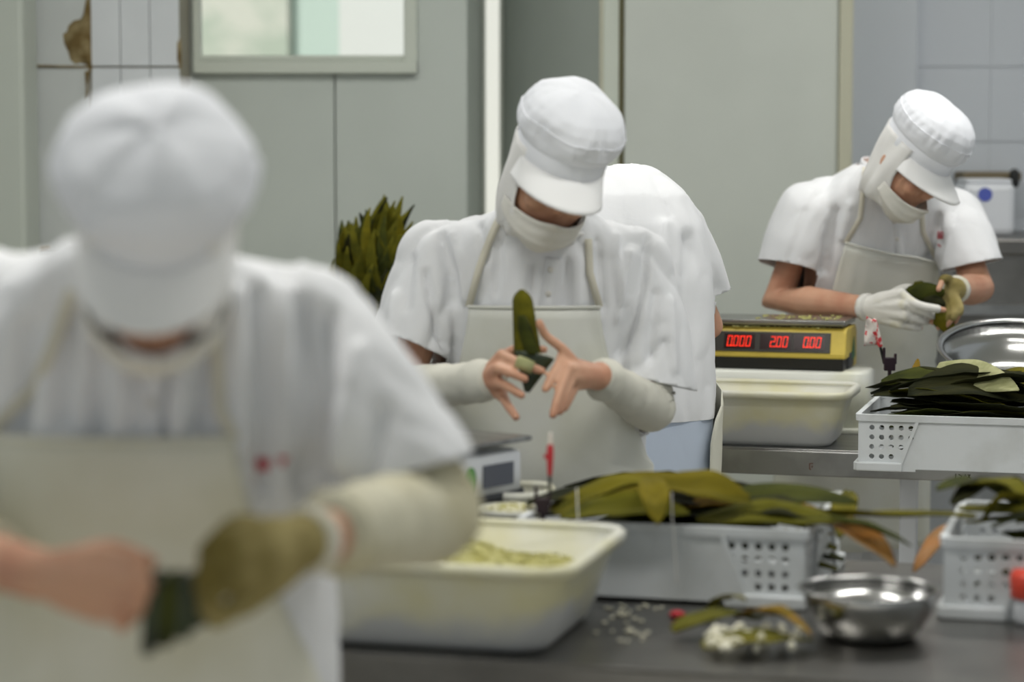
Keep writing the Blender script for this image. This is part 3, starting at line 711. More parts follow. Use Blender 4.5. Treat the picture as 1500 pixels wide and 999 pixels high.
def holder(label, base, rod_top, s, flag):
    """dark clip with a slanting rod and a taped tip"""
    t = thing('string_holder', label, 'holder', base)
    b = MB(); w, h = .011 * s, .026 * s
    b.box(base.x - w, base.x + w, base.y - .006, base.y + .006, base.z, base.z + h)
    b.box(base.x - w - .003, base.x - w + .003, base.y - .005, base.y + .005, base.z + h * .5, base.z + h * 1.75)
    b.box(base.x + w - .003, base.x + w + .003, base.y - .005, base.y + .005, base.z + h * .5, base.z + h * 1.3)
    b.build('clip', 'purple', t, bevel=.002)
    MB().box(base.x - .004, base.x + .004, base.y - .004, base.y + .004, TH, base.z).build('post', 'purple', t)
    rb = Vector((base.x + w * (1 if rod_top.x > base.x else -1), base.y, base.z + h * .6))
    MB().tube([rb, rod_top], .0028 * s, 8).build('rod', 'black', t, True)
    dv = (rod_top - rb).normalized()
    if flag == 0:
        MB().tube([rod_top - dv * .045, rod_top - dv * .012, rod_top + dv * .002], [.004, .006, .005], 8).build('red_tape', 'redtape', t, True)
        MB().tube([rod_top, rod_top + dv * .022], [.0045, .003], 8).build('pale_tip', 'film', t, True)
        MB().grid([[rod_top - dv * .02, rod_top - dv * .012], [rod_top - dv * .02 + Vector((-.009, -.004, .001)), rod_top - dv * .014 + Vector((-.011, -.004, .002))]]).build('tape_end', 'redtape', t, solid=.001)
    else:
        rows = []
        for i in range(7):
            q = i / 6; c = rod_top - dv * .062 * (1 - q)
            rows.append([c + Vector((-.040 * (1 - q * .5) * u, .006 * math.sin(u * 5 + i), .012 * (u * q))) for u in (0, .25, .5, .75, 1)])
        MB().grid(rows).build('film_flag', 'film', t, True, solid=.001)
        MB().tube([rod_top - dv * .06, rod_top], [.007, .006], 8).build('red_tape', 'film', t, True)
    return t
hb = P(795, 752, 4.03)
holder('dark clip with red tipped rod at the left end of the middle crate', hb, P(806, 655, 4.03), 1.0, 0)
hb2 = P(1303, 543, 5.95)
holder('dark clip with red spotted film flag behind the far crate', hb2, P(1281, 470, 5.95), 1.25, 1)
# small bracket parts carrying the near clip on the crate rim
# strings over the near crate
for (pts, lab) in [([(845, 715, 4.0), (846, 745, 3.96), (848, 772, 3.93)], 'thin pale string hanging at the left of the middle crate'), ([(984, 722, 3.97), (985, 765, 3.93), (988, 800, 3.915), (991, 855, 3.905)], 'thin pale string hanging down the front of the middle crate')]:
    o = MB().tube(catmull([P(*q) for q in pts], 5), .0011, 6).build('string', 'twine', None, True); tag(o, lab, 'string')

# basins
def basin(label, mtx, r, h, m='basin'):
    t = thing('steel_basin', label, 'basin', mtx.translation)
    t.rotation_euler = mtx.to_euler()
    k = r / .1
    MB().lathe([(.0001, 0), (r * .62, 0), (r * .70, .006 * k), (r * .86, h * .5), (r * .93, h * .93), (r * .925, h * .95), (r * .85, h * .5), (r * .68, .010 * k), (r * .6, .004 * k), (.0001, .004 * k)], 64).build('bowl', m, t, True, local=True)
    q = [(r * .92, h * .93), (r * .99, h * .985), (r, h * .97), (r * 1.005, h * .985), (r * .99, h), (r * .95, h), (r * .915, h * .95), (r * .92, h * .93)]
    MB().lathe(q, 64).build('rolled_rim', m, t, True, local=True)
    return t
c = G(1272, 932, TH); c.z = TH + .001
basin('steel basin standing on the near table before the crates', Matrix.Translation(c), .109, .075)
c = P(1497, 560, 5.98); c.z = TH + .135
basin('large steel basin tilted against the leaves of the far crate', Matrix.Translation(c + Vector((.02, .10, -.004))) @ Matrix.Rotation(R(17), 4, 'X'), .215, .11)

# leaf scraps with rice on the near table
base = G(1090, 935, TH)
o = leaf_px(G(985, 925, TH + .012), G(1120, 905, TH + .02), LEAFM[0], 'grey olive leaf scrap lying left of the rice mess', .07, .01, .15, .3)
leaf_px(G(1030, 950, TH + .012), G(1190, 938, TH + .012), LEAFM[1], 'yellowish leaf under the spilled rice by the basin', .10, .006, .1, .1)
leaf_px(G(1075, 905, TH + .02), G(1190, 930, TH + .03), LEAFM[3], 'brownish leaf edge folded over the spilled rice', .035, .02, .2, .3)
leaf_px(G(1040, 895, TH + .012), G(1092, 878, TH + .05), LEAFM[1], 'small curled leaf tip before the middle crate', .03, .01, .2, .3)
b = MB(); rnd = random.Random(9)
for i in range(26):
    c = G(rnd.uniform(1040, 1175), rnd.uniform(918, 950), TH + .018); b.ell(c, (rnd.uniform(.006, .014), rnd.uniform(.006, .012), rnd.uniform(.006, .012)), None, 8, 6)
b = remesh(b, .003, 3)
o = link('sticky_rice_clump', b, 'grain', None, True); tag(o, 'clump of sticky white rice on leaves by the near basin', 'rice', kind='stuff')
b = MB()
for i in range(34):
    c = G(rnd.gauss(925, 32), rnd.choice([rnd.uniform(885, 905), rnd.uniform(905, 940)]), TH + .0025); a = rnd.uniform(0, 6.3); dv = Vector((math.cos(a), math.sin(a), 0)) * .0028
    b.tube([c - dv, c + dv], .0022, 6)
o = b.build('spilled_rice', 'grain', None, True); tag(o, 'spilled white rice grains before the middle crate', 'rice', kind='stuff')
c = G(992, 904, TH); c.z = TH
o = MB().loft([[(c.x + r_ * math.cos(a) * 1.6, c.y + r_ * math.sin(a), c.z + z) for a in np.linspace(0, 6.283, 10)[:-1]] for r_, z in ((.006, .0005), (.009, .004), (.006, .009), (.002, .011))]).build('red_scrap', 'redtape', None, True)
tag(o, 'small red scrap on the near table before the middle crate', 'scrap')
# orange red cup at the right edge
c = G(1512, 905, TH); c.z = TH + .001; c = c - UY * .05
t = thing('red_cap_jar', 'small jar with orange red lid at the right frame edge', 'jar', c)
MB().lathe([(.0001, 0), (.024, 0), (.027, .01), (.027, .035), (.022, .045)], 28).build('body', 'white_plastic', t, True, local=True)
MB().lathe([(.028, .04), (.032, .042), (.033, .075), (.028, .084), (.0001, .086)], 28).build('lid', 'redcup', t, True, local=True)

# ================================================================== people
def head_matrix(c, yaw, pitch, roll):
    return Matrix.Translation(c) @ Matrix.Rotation(math.pi + R(yaw), 4, 'Z') @ Matrix.Rotation(-R(pitch), 4, 'X') @ Matrix.Rotation(R(roll), 4, 'Y')

class Torso:
    def __init__(s, rings, yaw):
        s.r = np.array(sorted(rings)); s.yaw = R(yaw)
    def at(s, z, phi, off=0, pw=2.5):
        cx, cy, a, b = [np.interp(z, s.r[:, 0], s.r[:, k]) for k in (1, 2, 3, 4)]
        sn, cs = math.sin(phi), math.cos(phi)
        x = math.copysign(abs(sn) ** (2 / pw), sn) * (a + off); y = -math.copysign(abs(cs) ** (2 / pw), cs) * (b + off)
        c, q = math.cos(s.yaw), math.sin(s.yaw)
        return Vector((cx + x * c - y * q, cy + x * q + y * c, z))
    def rings(s, off, z0, z1, n=40, m=26):
        return [[s.at(z, 2 * math.pi * j / n, off) for j in range(n)] for z in np.linspace(z0, z1, m)]

def folds(me, bones, amp, seed, freq=9.0, extra=()):
    n = len(me.vertices)
    co = np.empty(n * 3); me.vertices.foreach_get('co', co); co = co.reshape(-1, 3)
    no = np.empty(n * 3); me.vertices.foreach_get('normal', no); no = no.reshape(-1, 3)
    best = np.full(n, 1e9); D = np.zeros((n, 3))
    for a, b, r in bones:
        a, b = np.array(a), np.array(b); ab = b - a; t = np.clip(((co - a) @ ab) / (ab @ ab), 0, 1)
        q = np.linalg.norm(co - (a + t[:, None] * ab), axis=1) / r
        k = q < best; best[k] = q[k]; D[k] = ab / np.linalg.norm(ab)
    disp = np.zeros(n)
    al = (co * D).sum(1)[:, None] * D
    q = (co - al * .72) * freq + seed
    q2 = (co - al * .55) * freq * 2.1 + seed * 3
    for i in range(n):
        v = noise.noise(Vector(q[i])); v2 = noise.noise(Vector(q2[i]))
        disp[i] = amp * (v * .9 - .9 * (1 - min(1, abs(v) * 3.2)) ** 2 + .35 * v2 - .35 * (1 - min(1, abs(v2) * 3)) ** 2)
    for pts, w, A in extra:                       # single folds: polyline, width, height
        pts = [np.array(p) for p in pts]; dm = np.full(n, 1e9); c2 = co[:, [0, 2]]
        for a, b in zip(pts[:-1], pts[1:]):
            a, b = a[[0, 2]], b[[0, 2]]; ab = b - a; t = np.clip(((c2 - a) @ ab) / (ab @ ab), 0, 1); dm = np.minimum(dm, np.linalg.norm(c2 - (a + t[:, None] * ab), axis=1) * (1 + .9 * np.abs(t - .5)))
        disp += 1.35 * A * np.exp(-(dm / w) ** 2) * np.clip(-no[:, 1] * 2.5, 0, 1)
    co = co + no * disp[:, None]
    me.vertices.foreach_set('co', co.ravel()); me.update()

def cut(me, cuts, T=None):
    bm = bmesh.new(); bm.from_mesh(me)
    for c, n, rad, ax in cuts:
        c, n = Vector(c), Vector(n)
        fs = [f for f in bm.faces if (f.calc_center_median() - c).length < rad]
        es = {e for f in fs for e in f.edges}; vs = {v for f in fs for v in f.verts}
        bmesh.ops.bisect_plane(bm, geom=list(vs) + list(es) + fs, plane_co=c, plane_no=n, clear_outer=False)
        def hit(f):
            m = f.calc_center_median()
            if (m - c).length >= rad or (m - c).dot(n) <= 1e-5: return False
            if ax is None: return True
            if T is not None:
                r_ = [np.interp(m.z, T.r[:, 0], T.r[:, k]) for k in (1, 2, 3, 4)]; cc, qq = math.cos(T.yaw), math.sin(T.yaw); dx, dy = m.x - r_[0], m.y - r_[1]
                lx, ly = dx * cc + dy * qq, -dx * qq + dy * cc
                if abs(lx / (r_[2] + .016)) ** 2.5 + abs(ly / (r_[3] + .018)) ** 2.5 < 1: return False
            a, b = Vector(ax[0]), Vector(ax[1]); d = (b - a).normalized(); q = m - a
            return (q - d * q.dot(d)).length < ax[2]
        dl = [f for f in bm.faces if hit(f)]
        bmesh.ops.delete(bm, geom=dl, context='FACES')
    bm.to_mesh(me); bm.free()

def cap_parts(root, Mh, k=1.0, seed=0, puff=1.0, lean=0.0, seam_z=.125, sq=.9):
    prof = [(.030, .089, .104), (.040, .0905, .1055), (.068, .092, .107), (.074, .098 * puff, .112 * puff), (.092, .105 * puff, .119 * puff), (.112, .108 * puff, .121 * puff), (seam_z, .1075 * puff, .120 * puff),
            (.145, .103 * puff, .115 * puff), (.165, .092 * puff, .103 * puff), (.182, .072, .080), (.192, .044, .05), (.196, .012, .014)]
    prof = [((.03 + (z - .03) * sq) * k, a * k, b * k) for z, a, b in prof]; seam_z = .03 + (seam_z - .03) * sq
    zz = np.array([p[0] for p in prof]); n = 192; rings = []
    for z in list(np.linspace(zz[0], zz[-1] - .004 * k, 40)) + [zz[-1]]:
        a = np.interp(z, zz, [p[1] for p in prof]); b = np.interp(z, zz, [p[2] for p in prof]); ring = []
        for j in range(n):
            th = 2 * math.pi * j / n
            pl = sstep(.07 * k, .09 * k, z) * (1 - sstep(.16 * k, .19 * k, z))
            w = 1 + pl * (.009 * (math.sin(th * 19 + 4 * math.sin(th * 3 + seed)) + .7 * math.sin(th * 31 + 3 * math.sin(th * 2 + seed))) * math.exp(-((z - (seam_z - .008) * k) / .022) ** 2) + .05 * noise.noise(Vector((math.cos(th) * 1.6, math.sin(th) * 1.6, z * 12 + seed))) + .03 * noise.noise(Vector((math.cos(th) * 5, math.sin(th) * 5, z * 30 + seed))))
            ring.append((a * w * math.cos(th), -.004 + b * w * math.sin(th) + lean * pl * z, z + .012 * pl * noise.noise(Vector((math.cos(th) * 1.3, math.sin(th) * 1.3, 5 + seed)))))
        rings.append(ring)
    c = MB().loft(rings, True, True, Mh).build('cap', 'cap', root, True)
    zl = list(np.linspace(zz[0], zz[-1] - .004 * k, 40)); ri = int(np.argmin([abs(z - seam_z * k) for z in zl]))
    sm = [Mh @ (Vector(p) * 1.002) for p in rings[ri]]; sm.append(sm[0]); MB().tube(sm, .0012, 6, False).build('cap_seam', 'cap', c, True)
    b = MB().loft([[(r * .0899 * k * math.cos(t), -.004 + r * .105 * k * math.sin(t), z * k) for t in np.linspace(0, 2 * math.pi, 65)[:-1]] for r, z in ((1.012, .028), (1.03, .031), (1.035, .05), (1.045, .066), (1.03, .069), (1.0, .066), (1.0, .03))], False, True, Mh)
    b.build('cap_band', 'cap', c, True)
    # visor
    rows = []
    for i in range(9):
        q = i / 8; row = []
        for j in range(25):
            u = j / 24 * 2 - 1; th = R(90 + u * -68)
            r0x, r0y = .092 * k, .108 * k
            x = r0x * math.cos(th); y = -.004 + r0y * math.sin(th)
            ext = .078 * k * max(0, 1 - abs(u) ** 2.6) ** .6
            x2 = x * (1 + .10 * q); y2 = y + ext * q
            z = (.034 - .03 * q * (1 - .2 * abs(u)) - .022 * q * abs(u) ** 2) * k
            row.append((x2, y2, z))
        rows.append(row)
    v = MB().grid(rows, Mh).build('visor', 'visor', c, True, solid=.004, off=0)
    return c

def mask_part(root, Mh, zt=-.018, zb=-.128, spread=82, m='mask', side=.004):
    rows = []
    for i in range(17):
        t = i / 16; row = []
        for j in range(33):
            u = j / 32 * 2 - 1; th = R(spread) * u
            top = zt + side * u * u * 3 + .012 * math.exp(-(u / .22) ** 2); bot = zb + .045 * u * u
            z = lerp(top, bot, t)
            sh = 1.0 - .34 * max(0, t - .62) ** 1.3 / .38 ** 1.3
            nose = (.016 * (1 - t) ** 1.5 + .004) * math.exp(-(u / .26) ** 2)
            pl = .0012 * math.sin(t * 22) * (1 - abs(u)) + .002 * noise.noise(Vector((u * 4, t * 3, 1)))
            row.append(((.082 + pl) * math.sin(th) * sh, .012 + (.097 + pl) * math.cos(th) * (sh * .98) + nose - .006 * t, z))
        rows.append(row)
    f = MB().grid(rows, Mh).build('face_mask', m, root, True, solid=.002)
    for s in (-1, 1):
        MB().tube([Mh @ Vector(p) for p in ((s * .081, .022, -.015), (s * .086, -.0, .015), (s * .084, -.02, .03))], .0016, 6).build('ear_loop', m, f, True)
    return f

def hood_part(root, Mh, neck, nr, a0=62, a1=14, bulge=.003, seed=0, z1=0):
    rows = []; nI = 26; nJ = 44
    zn = Vector((0, 0, 1))
    for i in range(nI + 1):
        t = i / nI; row = []; st = lerp(a0, a1, sstep(.25, 1, t))
        for j in range(nJ + 1):
            ang = R(lerp(st, 360 - st, j / nJ))         # measured from the face forward direction
            hx, hy = math.sin(ang), math.cos(ang)
            low = sstep(0, .6, t)
            top = Mh @ Vector((hx * lerp(.0885, .077, low), -.006 + hy * lerp(.102, .097 if hy > 0 else .060, low), lerp(.05, -.125, min(1, t / .62))))
            f = (Mh.to_3x3() @ Vector((0, 1, 0))); f.z = 0; f.normalize(); sx = Vector((-f.y, f.x, 0)) * -1
            bot = neck + sx * (hx * nr) + f * (hy * nr * .95) + zn * (.0 if t < 1 else -.008)
            k = sstep(.45, 1, t)
            p = top.lerp(bot, k)
            out = (p - (Mh.translation.lerp(neck, t))); out.z = 0
            if out.length > 0: out.normalize()
            p += out * (bulge * math.sin(math.pi * t) + .009 * noise.noise(Vector((hx * 3, hy * 3, t * 2.6 + seed))) + .005 * math.sin(ang * 11 + t * 7 + 2 * math.sin(t * 5)) * sstep(.1, .5, t))
            row.append(p)
        rows.append(row)
    return MB().grid(rows).build('hood', 'hood', root, True, solid=.002)

def strip(pts, w, up, th=.0015):
    """flat ribbon along points"""
    rows = []
    for i, p in enumerate(pts):
        t = (pts[min(i + 1, len(pts) - 1)] - pts[max(i - 1, 0)]).normalized(); s = t.cross(up).normalized()
        rows.append([p - s * w / 2, p + s * w / 2])
    return MB().grid(rows)

def person(S):
    T = Torso(S['rings'], S['yaw']); root = thing('person', S['label'], 'person', (S['foot'][0], S['foot'][1], 0))
    Mh = head_matrix(S['head'], *S['hang']); hs = S.get('hs', 1.0)
    Mh = Mh @ Matrix.Scale(hs, 4)
    neck = S['neck']; zt = T.r[-1, 0]
    # ---- body: one continuous surface
    b = MB()
    b.ell((0, -.012, .03), (.077, .095, .10), Mh); b.ell((0, .024, -.03), (.073, .072, .09), Mh); b.ell((0, .05, -.088), (.042, .040, .032), Mh)
    b.ell((0, .088, -.03), (.016, .022, .02), Mh, 10, 8); b.tube([Mh @ Vector((0, .086, .015)), Mh @ Vector((0, .102, -.028))], [.009, .011], 8)
    for s in (-1, 1):
        b.ell((s * S.get('ear', .069), -.008, -.012), (.010, .02, .032), Mh, 10, 8); b.ell((s * .036, .075, -.03), (.026, .02, .022), Mh, 10, 8)
        b.tube([Mh @ Vector((s * .014, .088, .022)), Mh @ Vector((s * .05, .074, .02))], .009, 8)
    hd = Mh @ Vector((0, -.025, -.06)); fwd = Mh.to_3x3() @ Vector((0, 1, 0)); fwd.z = 0; fwd.normalize(); b.tube([neck + Vector((0, 0, -.07)) - fwd * .03, neck - fwd * .015, hd], [.056, .054, .054], 16)
    z0, z1 = S['legtop'], zt
    b.loft(T.rings(-.035, z0 - .05, z1 - .012, 28, 14))
    hip = T.at(z0 + .02, 0) * .5 + T.at(z0 + .02, math.pi) * .5
    for s in (-1, 1):
        c, q = math.cos(T.yaw), math.sin(T.yaw)
        dx = Vector((c, q, 0)) * (s * .085); fx = Vector((S['foot'][0], S['foot'][1], 0)) + dx * 1.1
        kn = (hip + dx).lerp(fx + Vector((0, 0, .08)), .5) + Vector((q, -c, 0)) * .02; kn.z = .47
        b.tube([hip + dx + Vector((0, 0, .02)), kn, fx + Vector((0, 0, .07))], [.085, .058, .038], 12)
        b.tube([fx + Vector((0, 0, .04)), fx + Vector((q, -c, 0)) * .14 + Vector((0, 0, .035))], [.035, .028], 10)
    for A in S['arms']:
        b.tube([A['sh'], A['sh'].lerp(A['el'], .5), A['el'], A['el'].lerp(A['wr'], .35), A['wr']], [.042, .038, .036 if A.get('cover') else A.get('re', .042), .034 if A.get('cover') else .043, .029], 14)
        for k in A['palm']: b.tube([A['wr'], A['wr'].lerp(k, .5), k], [.024, A.get('pr', .0165), A.get('kr', .0125)], 10)
        for f in A['fingers']: b.tube(catmull(f, 3), np.linspace(A.get('fr', .0102), A.get('fr', .0102) * .8, 3 * (len(f) - 1) + 1), 10)
    me = remesh(b, S.get('vox', .0045), 3, .55)
    body = link('body', me, S.get('skin', 'skin'), root, True)
    # brows and eyes
    for s in (-1, 1):
        MB().tube([Mh @ Vector((s * .016, .0945, .012)), Mh @ Vector((s * .034, .090, .015)), Mh @ Vector((s * .05, .076, .011))], .0032, 6).build('eyebrow', 'hair', root, True)
        MB().tube([Mh @ Vector((s * .018, .0885, -.008)), Mh @ Vector((s * .032, .088, -.010)), Mh @ Vector((s * .046, .076, -.008))], .003, 6).build('eye', 'hair', root, True)
    MB().ell((0, -.034, .058), (.076, .072, .068), Mh).build('hair', 'hair', root, True)
    # ---- shirt
    hem = S['hem']
    b = MB(); b.loft(T.rings(0, hem - .02, zt, 44, 26))
    bones = [(T.at(hem, 0) * .5 + T.at(hem, math.pi) * .5, T.at(zt, 0) * .5 + T.at(zt, math.pi) * .5, .18)]
    cuts = [((bones[0][0].x, bones[0][0].y, hem), (0, 0, -1), .5, None), (neck + Vector((0, 0, .02)), (0, 0, 1), .10, None)]
    for A in S['arms']:
        hm = A['hem']; dv = (hm - A['sh']).normalized(); rr = A.get('sr', (.082, .086, .086))
        b.tube([A['sh'], A['sh'].lerp(hm, .5), hm + dv * .03], list(rr), 20); bones.append((A['sh'], hm + dv * .05, .085))
        nb = (T.at(zt - .075, 0) * .5 + T.at(zt - .075, math.pi) * .5)
        b.tube([nb.lerp(A['sh'], .25), nb.lerp(A['sh'], .65) + Vector((0, 0, .004)), A['sh'] + Vector((0, 0, .003))], [.062, .072, rr[0]], 18)
        cuts.append((hm, A.get('hn', dv), .165, (A['sh'], hm, rr[2] * 1.5)))
    me = remesh(b, S.get('svox', .0085), 8)
    folds(me, bones, S.get('amp', .007), S.get('seed', 1.3), S.get('ffreq', 9), S.get('folds', ()))
    cut(me, cuts, T)
    shirt = link('shirt', me, 'shirt', root, True, solid=.003, off=-1)
    L = Vector(root.location)
    bm = bmesh.new(); bm.from_mesh(me); bvh = BVHTree.FromBMesh(bm); bm.free()
    def drape(px, py, lift=.004, fb=None):
        r = ray(px, py).normalized(); h = bvh.ray_cast(Vector((0, 0, H)) - L, r)
        if h[0] is None: return fb
        return h[0] + L - r * lift
    def drape_path(pts, lift=.004, n=6):
        px = catmull([Vector((x, y, 0)) for x, y in pts], n); out = []
        for q in px:
            h = drape(q.x, q.y, lift)
            if h is not None: out.append(h)
        for _ in range(2):
            out = [out[0]] + [(out[i - 1] + out[i] * 2 + out[i + 1]) / 4 for i in range(1, len(out) - 1)] + [out[-1]] if len(out) > 2 else out
        return out
    camdir = Vector((0, -1, .1))
    for pts in S.get('placket', ()):
        q = drape_path(pts, .003)
        if len(q) > 2: strip(q, .032, camdir).build('placket', 'shirt', shirt, True, solid=.003)
    for (x, y) in S.get('buttons', ()):
        q = drape(x, y, .006)
        if q: MB().ell(q, (.006, .003, .006), None, 10, 6).build('button', 'button', shirt, True)
    for pts in S.get('mark', ()):
        q = drape_path(pts, .0025, 3)
        if len(q) > 1: strip(q, S.get('markw', .003), camdir).build('chest_mark', 'red', shirt, solid=.001)
    # collar
    rows = []; f = (Mh.to_3x3() @ Vector((0, 1, 0))); f.z = 0; f.normalize(); sx = Vector((f.y, -f.x, 0))
    cn = S.get('collar', neck)
    for i in range(6):
        t = i / 5; row = []
        for j in range(41):
            a = R(lerp(8, 352, j / 40)); rr = lerp(.086, .070, t)
            row.append(cn + sx * (math.sin(a) * rr) + f * (math.cos(a) * rr * 1.0 + .004) + Vector((0, 0, lerp(-.022, .022, t) - .02 * math.cos(a))))
        rows.append(row)
    MB().grid(rows).build('collar', 'shirt', shirt, True, solid=.003)
    # ---- apron
    if S.get('apron'):
        ap = S['apron']; rows = []
        zs = list(np.linspace(ap['top'], ap['bot'], 34))
        for z in zs:
            row = []
            hw = np.interp(-z, [-q[0] for q in ap['w']], [q[1] for q in ap['w']])
            a = np.interp(z, T.r[:, 0], T.r[:, 3]) + .012
            for j in range(33):
                u = j / 32 * 2 - 1
                if hw < .95: sn = u * hw; ph = math.asin(max(-1, min(1, sn)))
                else: ph = u * R(90 * hw)
                ph += ap.get('rot', 0)
                off = ap.get('off', .014) + .004 * noise.noise(Vector((u * 4, z * 6, 3))) + .012 * sstep(1.0, .6, z) * noise.noise(Vector((u * 6, z * 1.2, 8)))
                q = T.at(z, ph, off)
                q.z += ap.get('tilt', 0) * u * sstep(zs[0] - .2, zs[0], z)
                row.append(q)
            rows.append(row)
        apo = MB().grid(rows).build('apron', ap.get('m', 'apron'), root, True, solid=.0025)
        e = [rows[0][j] + Vector((0, -.001, 0)) for j in range(33)]
        MB().tube(e, .0035, 8).build('bib_hem', ap.get('m', 'apron'), apo, True)
        for pts in ap['straps']:
            q = drape_path(pts[:-1], .006)
            end = drape(*pts[-1], lift=.016)
            q = q + [rows[0][0 if pts[-1][0] < pts[0][0] + 1e-6 and ap['straps'].index(pts) == 0 else -1]]
            strip(q, .014, camdir).build('neck_strap', 'strap', apo, True, solid=.002)
    # ---- arm covers and gloves
    for A in S['arms']:
        if A.get('cover'):
            st, en, r0, r1 = A['cover'][:4]; pts = []
            path = [A['sh'].lerp(A['el'], .86), A['sh'].lerp(A['el'], .93), A['el'], A['el'].lerp(A['wr'], .3), A['el'].lerp(A['wr'], .65), A['el'].lerp(A['wr'], en)]
            path = catmull(path, 14); n = len(path); rad = []
            for i in range(n):
                t = i / (n - 1); rad.append(lerp(r0, r1, sstep(.2, 1, t)) + .0028 * noise.noise(Vector((t * 22, 1, A['el'].x))) + .0018 * math.sin(t * 55) * sstep(.4, 1, t) - .004 * sstep(.95, 1, t) - .0045 * math.exp(-((t - .84) / .012) ** 2) - .004 * math.exp(-((t - .66) / .014) ** 2) + .003 * math.exp(-((t - .9) / .03) ** 2))
            T_ = MB().tube(path, rad, 28, False); 
            mm = T_.mesh('arm_sleeve'); folds(mm, [(A['el'], A['wr'], .1)], .003, 2.2, 14)
            link('arm_sleeve', mm, A['cover'][4], root, True)
        if A.get('glove'):
            b = MB(); e = .0028
            dv = (A['el'] - A['wr']).normalized()
            b.tube([A['wr'] + dv * A.get('cuff', .035), A['wr']], [.034, .032], 14)
            for k in A['palm']: b.tube([A['wr'], A['wr'].lerp(k, .5), k], [.026, A.get('pr', .0165) + e, .0125 + e], 10)
            for f in A['fingers']:
                c_ = catmull(f, 4); c_ = c_[:max(3, int(len(c_) * A.get('gt', .8)))]
                b.tube(c_, np.linspace(A.get('fr', .0102), A.get('fr', .0102) * .85, len(c_)) + e, 10)
            gme = remesh(b, .0035, 3)
            link('glove', gme, A['glove'], root, True)
            cf = A['wr'] + dv * A.get('cuff', .035)
            MB().tube([cf + dv * .004, cf - dv * .008, cf - dv * .016], [.036, .0375, .035], 18, False).build('glove_cuff', A.get('cuffm', 'glove'), root, True)
    # ---- trousers, boots
    tb = MB()
    tb.loft(T.rings(S.get('toff', -.014), z0 - .14, min(hem + .12, z1), 30, 10))
    for s in (-1, 1):
        c, q = math.cos(T.yaw), math.sin(T.yaw)
        dx = Vector((c, q, 0)) * (s * .085); fx = Vector((S['foot'][0], S['foot'][1], 0)) + dx * 1.1
        tb.tube([hip + dx, (hip + dx).lerp(fx, .5) + Vector((q, -c, 0)) * .015, fx + Vector((0, 0, .13))], [.105, .088, .075], 16)
        bt = MB().loft([[fx + Vector((q, -c, 0)) * (.055 + ry * math.sin(t)) * 1.0 + Vector((c, q, 0)) * (rx * math.cos(t)) + Vector((0, 0, z)) for t in np.linspace(0, 6.2832, 21)[:-1]] for z, rx, ry in ((.0, .046, .13), (.03, .048, .132), (.055, .045, .12))])
        bt.loft([[fx + Vector((q, -c, 0)) * (yo + ry * math.sin(t)) + Vector((c, q, 0)) * (rx * math.cos(t)) + Vector((0, 0, z)) for t in np.linspace(0, 6.2832, 21)[:-1]] for z, rx, ry, yo in ((.02, .046, .09, .02), (.08, .045, .07, .0), (.2, .055, .06, -.005))])
        bt.build('boot', 'boot', root, True)
    tme = remesh(tb, .012, 4); folds(tme, [(hip, hip - Vector((0, 0, .9)), .2)], .006, 4.1, 9)
    link('trousers', tme, S.get('trousers', 'trouser'), root, True)
    # ---- headwear
    cap_parts(root, Mh, S.get('capk', .95), S.get('seed', 1), S.get('puff', 1.0), S.get('caplean', 0), sq=S.get('capsq', .9))
    if S.get('mask', True): mask_part(root, Mh, *S.get('maskz', (-.018, -.128)))
    if S.get('hood', True): hood_part(root, Mh, S.get('hoodn', neck + Vector((0, 0, .01))), S.get('hoodr', .082), *S.get('hooda', (54, 6)), seed=S.get('seed', 1))
    return root

def rings_of(cx, pts):
    return [(z, cx + dx, y, a, b) for z, dx, y, a, b in pts]

